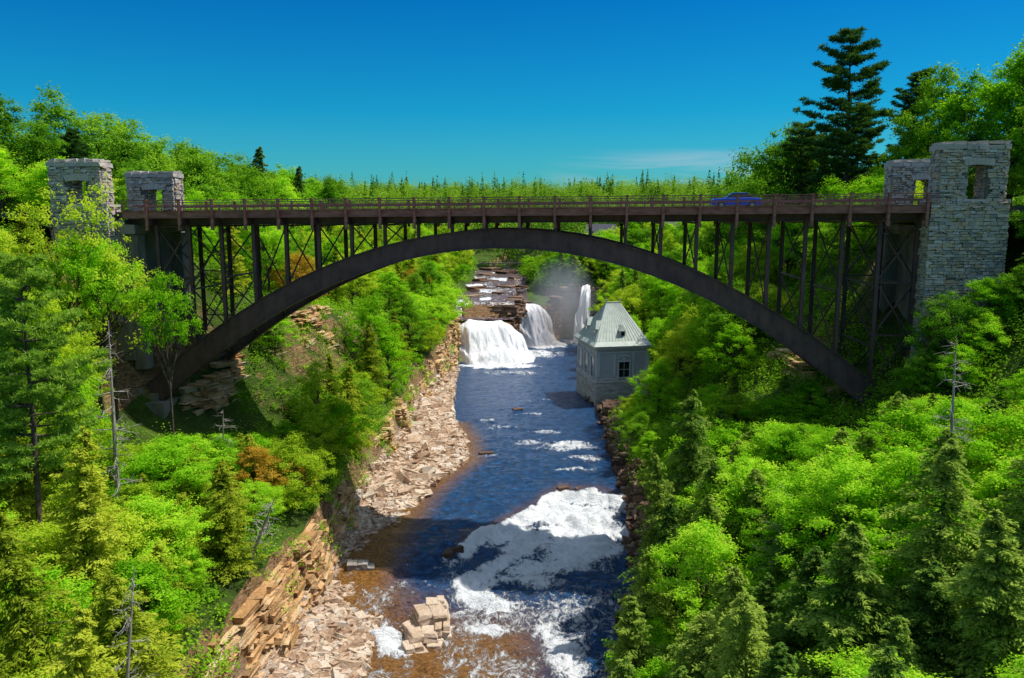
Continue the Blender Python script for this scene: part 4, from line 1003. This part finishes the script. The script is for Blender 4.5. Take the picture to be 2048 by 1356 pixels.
fill((-60, -15), (84, 250), 125, lambda x, y, g: (pick({"maple": 3.5, "young": 3, "oak": 2, "hemwarm": 1.8, "hemlock": .5, "rust": .25}), R.uniform(7.5, 13)*(1.0 if g < 26 else .75), R.uniform(.85, 1.1)), 2.4)
fill((12, 62), (62, 250), 140, lambda x, y, g: (pick({"maple": 4.5, "young": 2, "oak": 2, "hemlock": 1.5}), R.uniform(7.5, 13)*(1.0 if g < 26 else .75), R.uniform(.85, 1.1)), 2.4)
fill((-46, -19), (28, 84), 60, lambda x, y, g: (pick({"maple": 3, "young": 2.5, "hemwarm": 3}), min(R.uniform(5, 9), 31-g) if g < 26 else 5, 1.0), 1.8)
fill((5, 48), (26, 84), 75, lambda x, y, g: (pick({"maple": 4, "young": .8, "hemlock": 3.5}), R.uniform(5, 9), 1.0), 1.8)
print("trees", len(placed))

def far_woods():
    Ps, As, Bs, Ts = [], [], [], []
    n1_ = 900; n = 2200
    yy = np.concatenate([R.uniform(252, 340, n1_), 320+(R.random(n-n1_)**1.3)*330]); xx = R.uniform(-.76, .76, n)*yy
    for x, y in zip(xx, yy):
        if -12 < x < 4.5 and y < 266: continue
        if abs(x) < 64 and y < 252: continue
        if 22 < x < 58 and 246 < y < 268: continue
        g = float(terrain(x, y, False)); con = R.random() < .2
        hm = .78+.55*float(fbm(x*.02, y*.02, 17, 2)); hill = 7*max(0., min(1., (-x/y-.22)*4))
        H = R.uniform(11.5, 16.5)*hm*(1.2 if con else 1)+hill; rad = R.uniform(3.6, 6.4)*(.66 if con else 1)
        m_ = int(560 if y < 400 else 340); sz = .33 if y < 400 else .5
        if con:
            t = R.random(m_)**.55; a = R.uniform(0, 6.28, m_); rr = rad*t*R.uniform(.4, 1.15, m_)
            P = np.stack([x+np.cos(a)*rr, y+np.sin(a)*rr, g+H*(1-t*.9)], -1); d = np.stack([np.cos(a), np.sin(a), np.full(m_, .6)], -1); tb = .05
        else:
            d = unit(R.normal(0, 1, (m_, 3))); lob = .6+.7*vn(d[:, 0]*2.5+x, d[:, 1]*2.5+d[:, 2]*3, 4)
            P = np.array([x, y, g+H*.55])+d*lob[:, None]*np.array([rad, rad, H*.45])*(R.random(m_)**.3)[:, None]; tb = R.uniform(.1, .8)
        nrm = unit(d+np.array([0, 0, .6])+R.normal(0, .4, (m_, 3))); A, B = leaves_from(P, nrm, sz, .75)
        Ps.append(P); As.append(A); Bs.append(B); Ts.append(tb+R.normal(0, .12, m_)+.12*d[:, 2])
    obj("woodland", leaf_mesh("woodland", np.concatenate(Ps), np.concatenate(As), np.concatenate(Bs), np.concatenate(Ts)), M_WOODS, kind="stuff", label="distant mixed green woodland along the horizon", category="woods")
far_woods()

def undergrowth(n, xr, yr, leaf, lp, rr, name="undergrowth"):
    x = R.uniform(*xr, n); y = R.uniform(*yr, n)
    L1 = station(LS, y, 2)[0]+1.1; R1 = station(RS, y, 1)[0]-.2
    k = ((x < L1) | (x > R1)) & ~((x > 11) & (x < 27) & (y > 133) & (y < 150)) & (fbm(x*.15, y*.15, 51) > .28) & (np.abs(x) < .8*y)
    q0 = x-O0[0]; q1 = y-O0[1]; s = q0*E[0]+q1*E[1]; v = q0*NV[0]+q1*NV[1]
    k &= ~((np.abs(s) > 37) & (v > -.5) & (v < 16))
    k &= ~((x > -40) & (x < -31) & (y > 74) & (y < 92))
    k &= ~((x > -30) & (x < -24.5) & (y > 84) & (y < 106) & (R.random(n) < .45))
    x = x[k]; y = y[k]; g = terrain(x, y); m_ = len(x); sc = R.uniform(.4, 1.2, m_)*rr
    idx = np.repeat(np.arange(m_), lp); nn = len(idx)
    d = unit(R.normal(0, 1, (nn, 3))); d[:, 2] = np.abs(d[:, 2])
    P = np.stack([x[idx], y[idx], g[idx]], -1)+d*(sc[idx]*R.uniform(.3, 1.2, nn))[:, None]*np.array([1, 1, 1.15])
    nrm = unit(d*.6+np.array([0, 0, .6])+R.normal(0, .45, (nn, 3))); A, B = leaves_from(P, nrm, leaf, .6)
    ct = R.normal(.42, .2, m_)
    obj(name, leaf_mesh(name, P, A, B, ct[idx]+R.normal(0, .1, nn)), M_GRASS, kind="stuff", label="leafy green undergrowth covering the banks", category="undergrowth")
undergrowth(9500, (-55, 50), (26, 130), .12, 90, 1.45)
undergrowth(4200, (-60, 60), (130, 262), .22, 60, 1.9)

# ---------------------------------------------------------------- sky, sun, camera
sd = Vector((.86, .20, 0)).normalized(); EL = math.radians(61)
sunv = Vector((sd.x*math.cos(EL), sd.y*math.cos(EL), math.sin(EL)))
w = bpy.data.worlds.new("World"); scene.world = w; w.use_nodes = True; nt = w.node_tree; nt.nodes.clear()
out = nt.nodes.new("ShaderNodeOutputWorld"); bg = nt.nodes.new("ShaderNodeBackground"); bg.inputs[1].default_value = .15
sky = nt.nodes.new("ShaderNodeTexSky"); sky.sky_type = 'NISHITA'; sky.sun_disc = False; sky.sun_elevation = EL; sky.sun_rotation = math.atan2(sd.x, sd.y)
sky.air_density = 1.0; sky.dust_density = .5; sky.ozone_density = 1.0
tc = nt.nodes.new("ShaderNodeTexCoord"); mp = nt.nodes.new("ShaderNodeMapping"); mp.inputs["Scale"].default_value = (3, 3, 26)
nt.links.new(tc.outputs["Generated"], mp.inputs[0])
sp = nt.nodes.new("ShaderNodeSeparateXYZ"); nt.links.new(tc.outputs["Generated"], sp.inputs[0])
tintr = ramp(nt, sp.outputs[2], [(0, (.12, .52, .62)), (.12, (.02, .44, .66)), (.26, (.003, .32, .66)), (.36, (.4, .65, .85)), (.55, (1.5, 1.4, 1.25))])  # sky tint; overbright upper stops, out of frame, are added as fill light
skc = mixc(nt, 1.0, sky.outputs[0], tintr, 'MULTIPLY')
nz = noise(nt, 1.8, 7, mp.outputs[0], .6, .6)
dx = mth(nt, 'ABSOLUTE', mth(nt, 'SUBTRACT', sp.outputs[0], .23)); fx = mth(nt, 'SUBTRACT', 1.0, mth(nt, 'MULTIPLY', dx, 5.0), clamp=True)
dz = mth(nt, 'ABSOLUTE', mth(nt, 'SUBTRACT', sp.outputs[2], .036)); fz = mth(nt, 'SUBTRACT', 1.0, mth(nt, 'MULTIPLY', dz, 24.0), clamp=True)
fc = mth(nt, 'MULTIPLY', mth(nt, 'MULTIPLY', fx, fz), mth(nt, 'MULTIPLY', ramp(nt, nz, [(.42, (.05, .05, .05)), (.62, (1, 1, 1))]), 2.2), clamp=True)
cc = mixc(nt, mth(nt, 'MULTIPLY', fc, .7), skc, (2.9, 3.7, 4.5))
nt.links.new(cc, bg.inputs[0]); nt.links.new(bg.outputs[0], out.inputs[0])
sl = bpy.data.lights.new("sun", 'SUN'); sl.energy = 5.0; sl.angle = math.radians(.5); sl.color = (1, .96, .88)
so = bpy.data.objects.new("sun", sl); COL.objects.link(so); so.rotation_euler = sunv.to_track_quat('Z', 'Y').to_euler()
cam = bpy.data.cameras.new("camera"); cam.lens = 28; cam.sensor_width = 36; cam.clip_end = 20000; cam.clip_start = .5
co = bpy.data.objects.new("camera", cam); COL.objects.link(co); co.location = (0, 0, 35); co.rotation_euler = (math.radians(90-9.02), 0, 0)
scene.camera = co
scene.view_settings.view_transform = 'Standard'; scene.view_settings.look = 'None'; scene.view_settings.exposure = 0
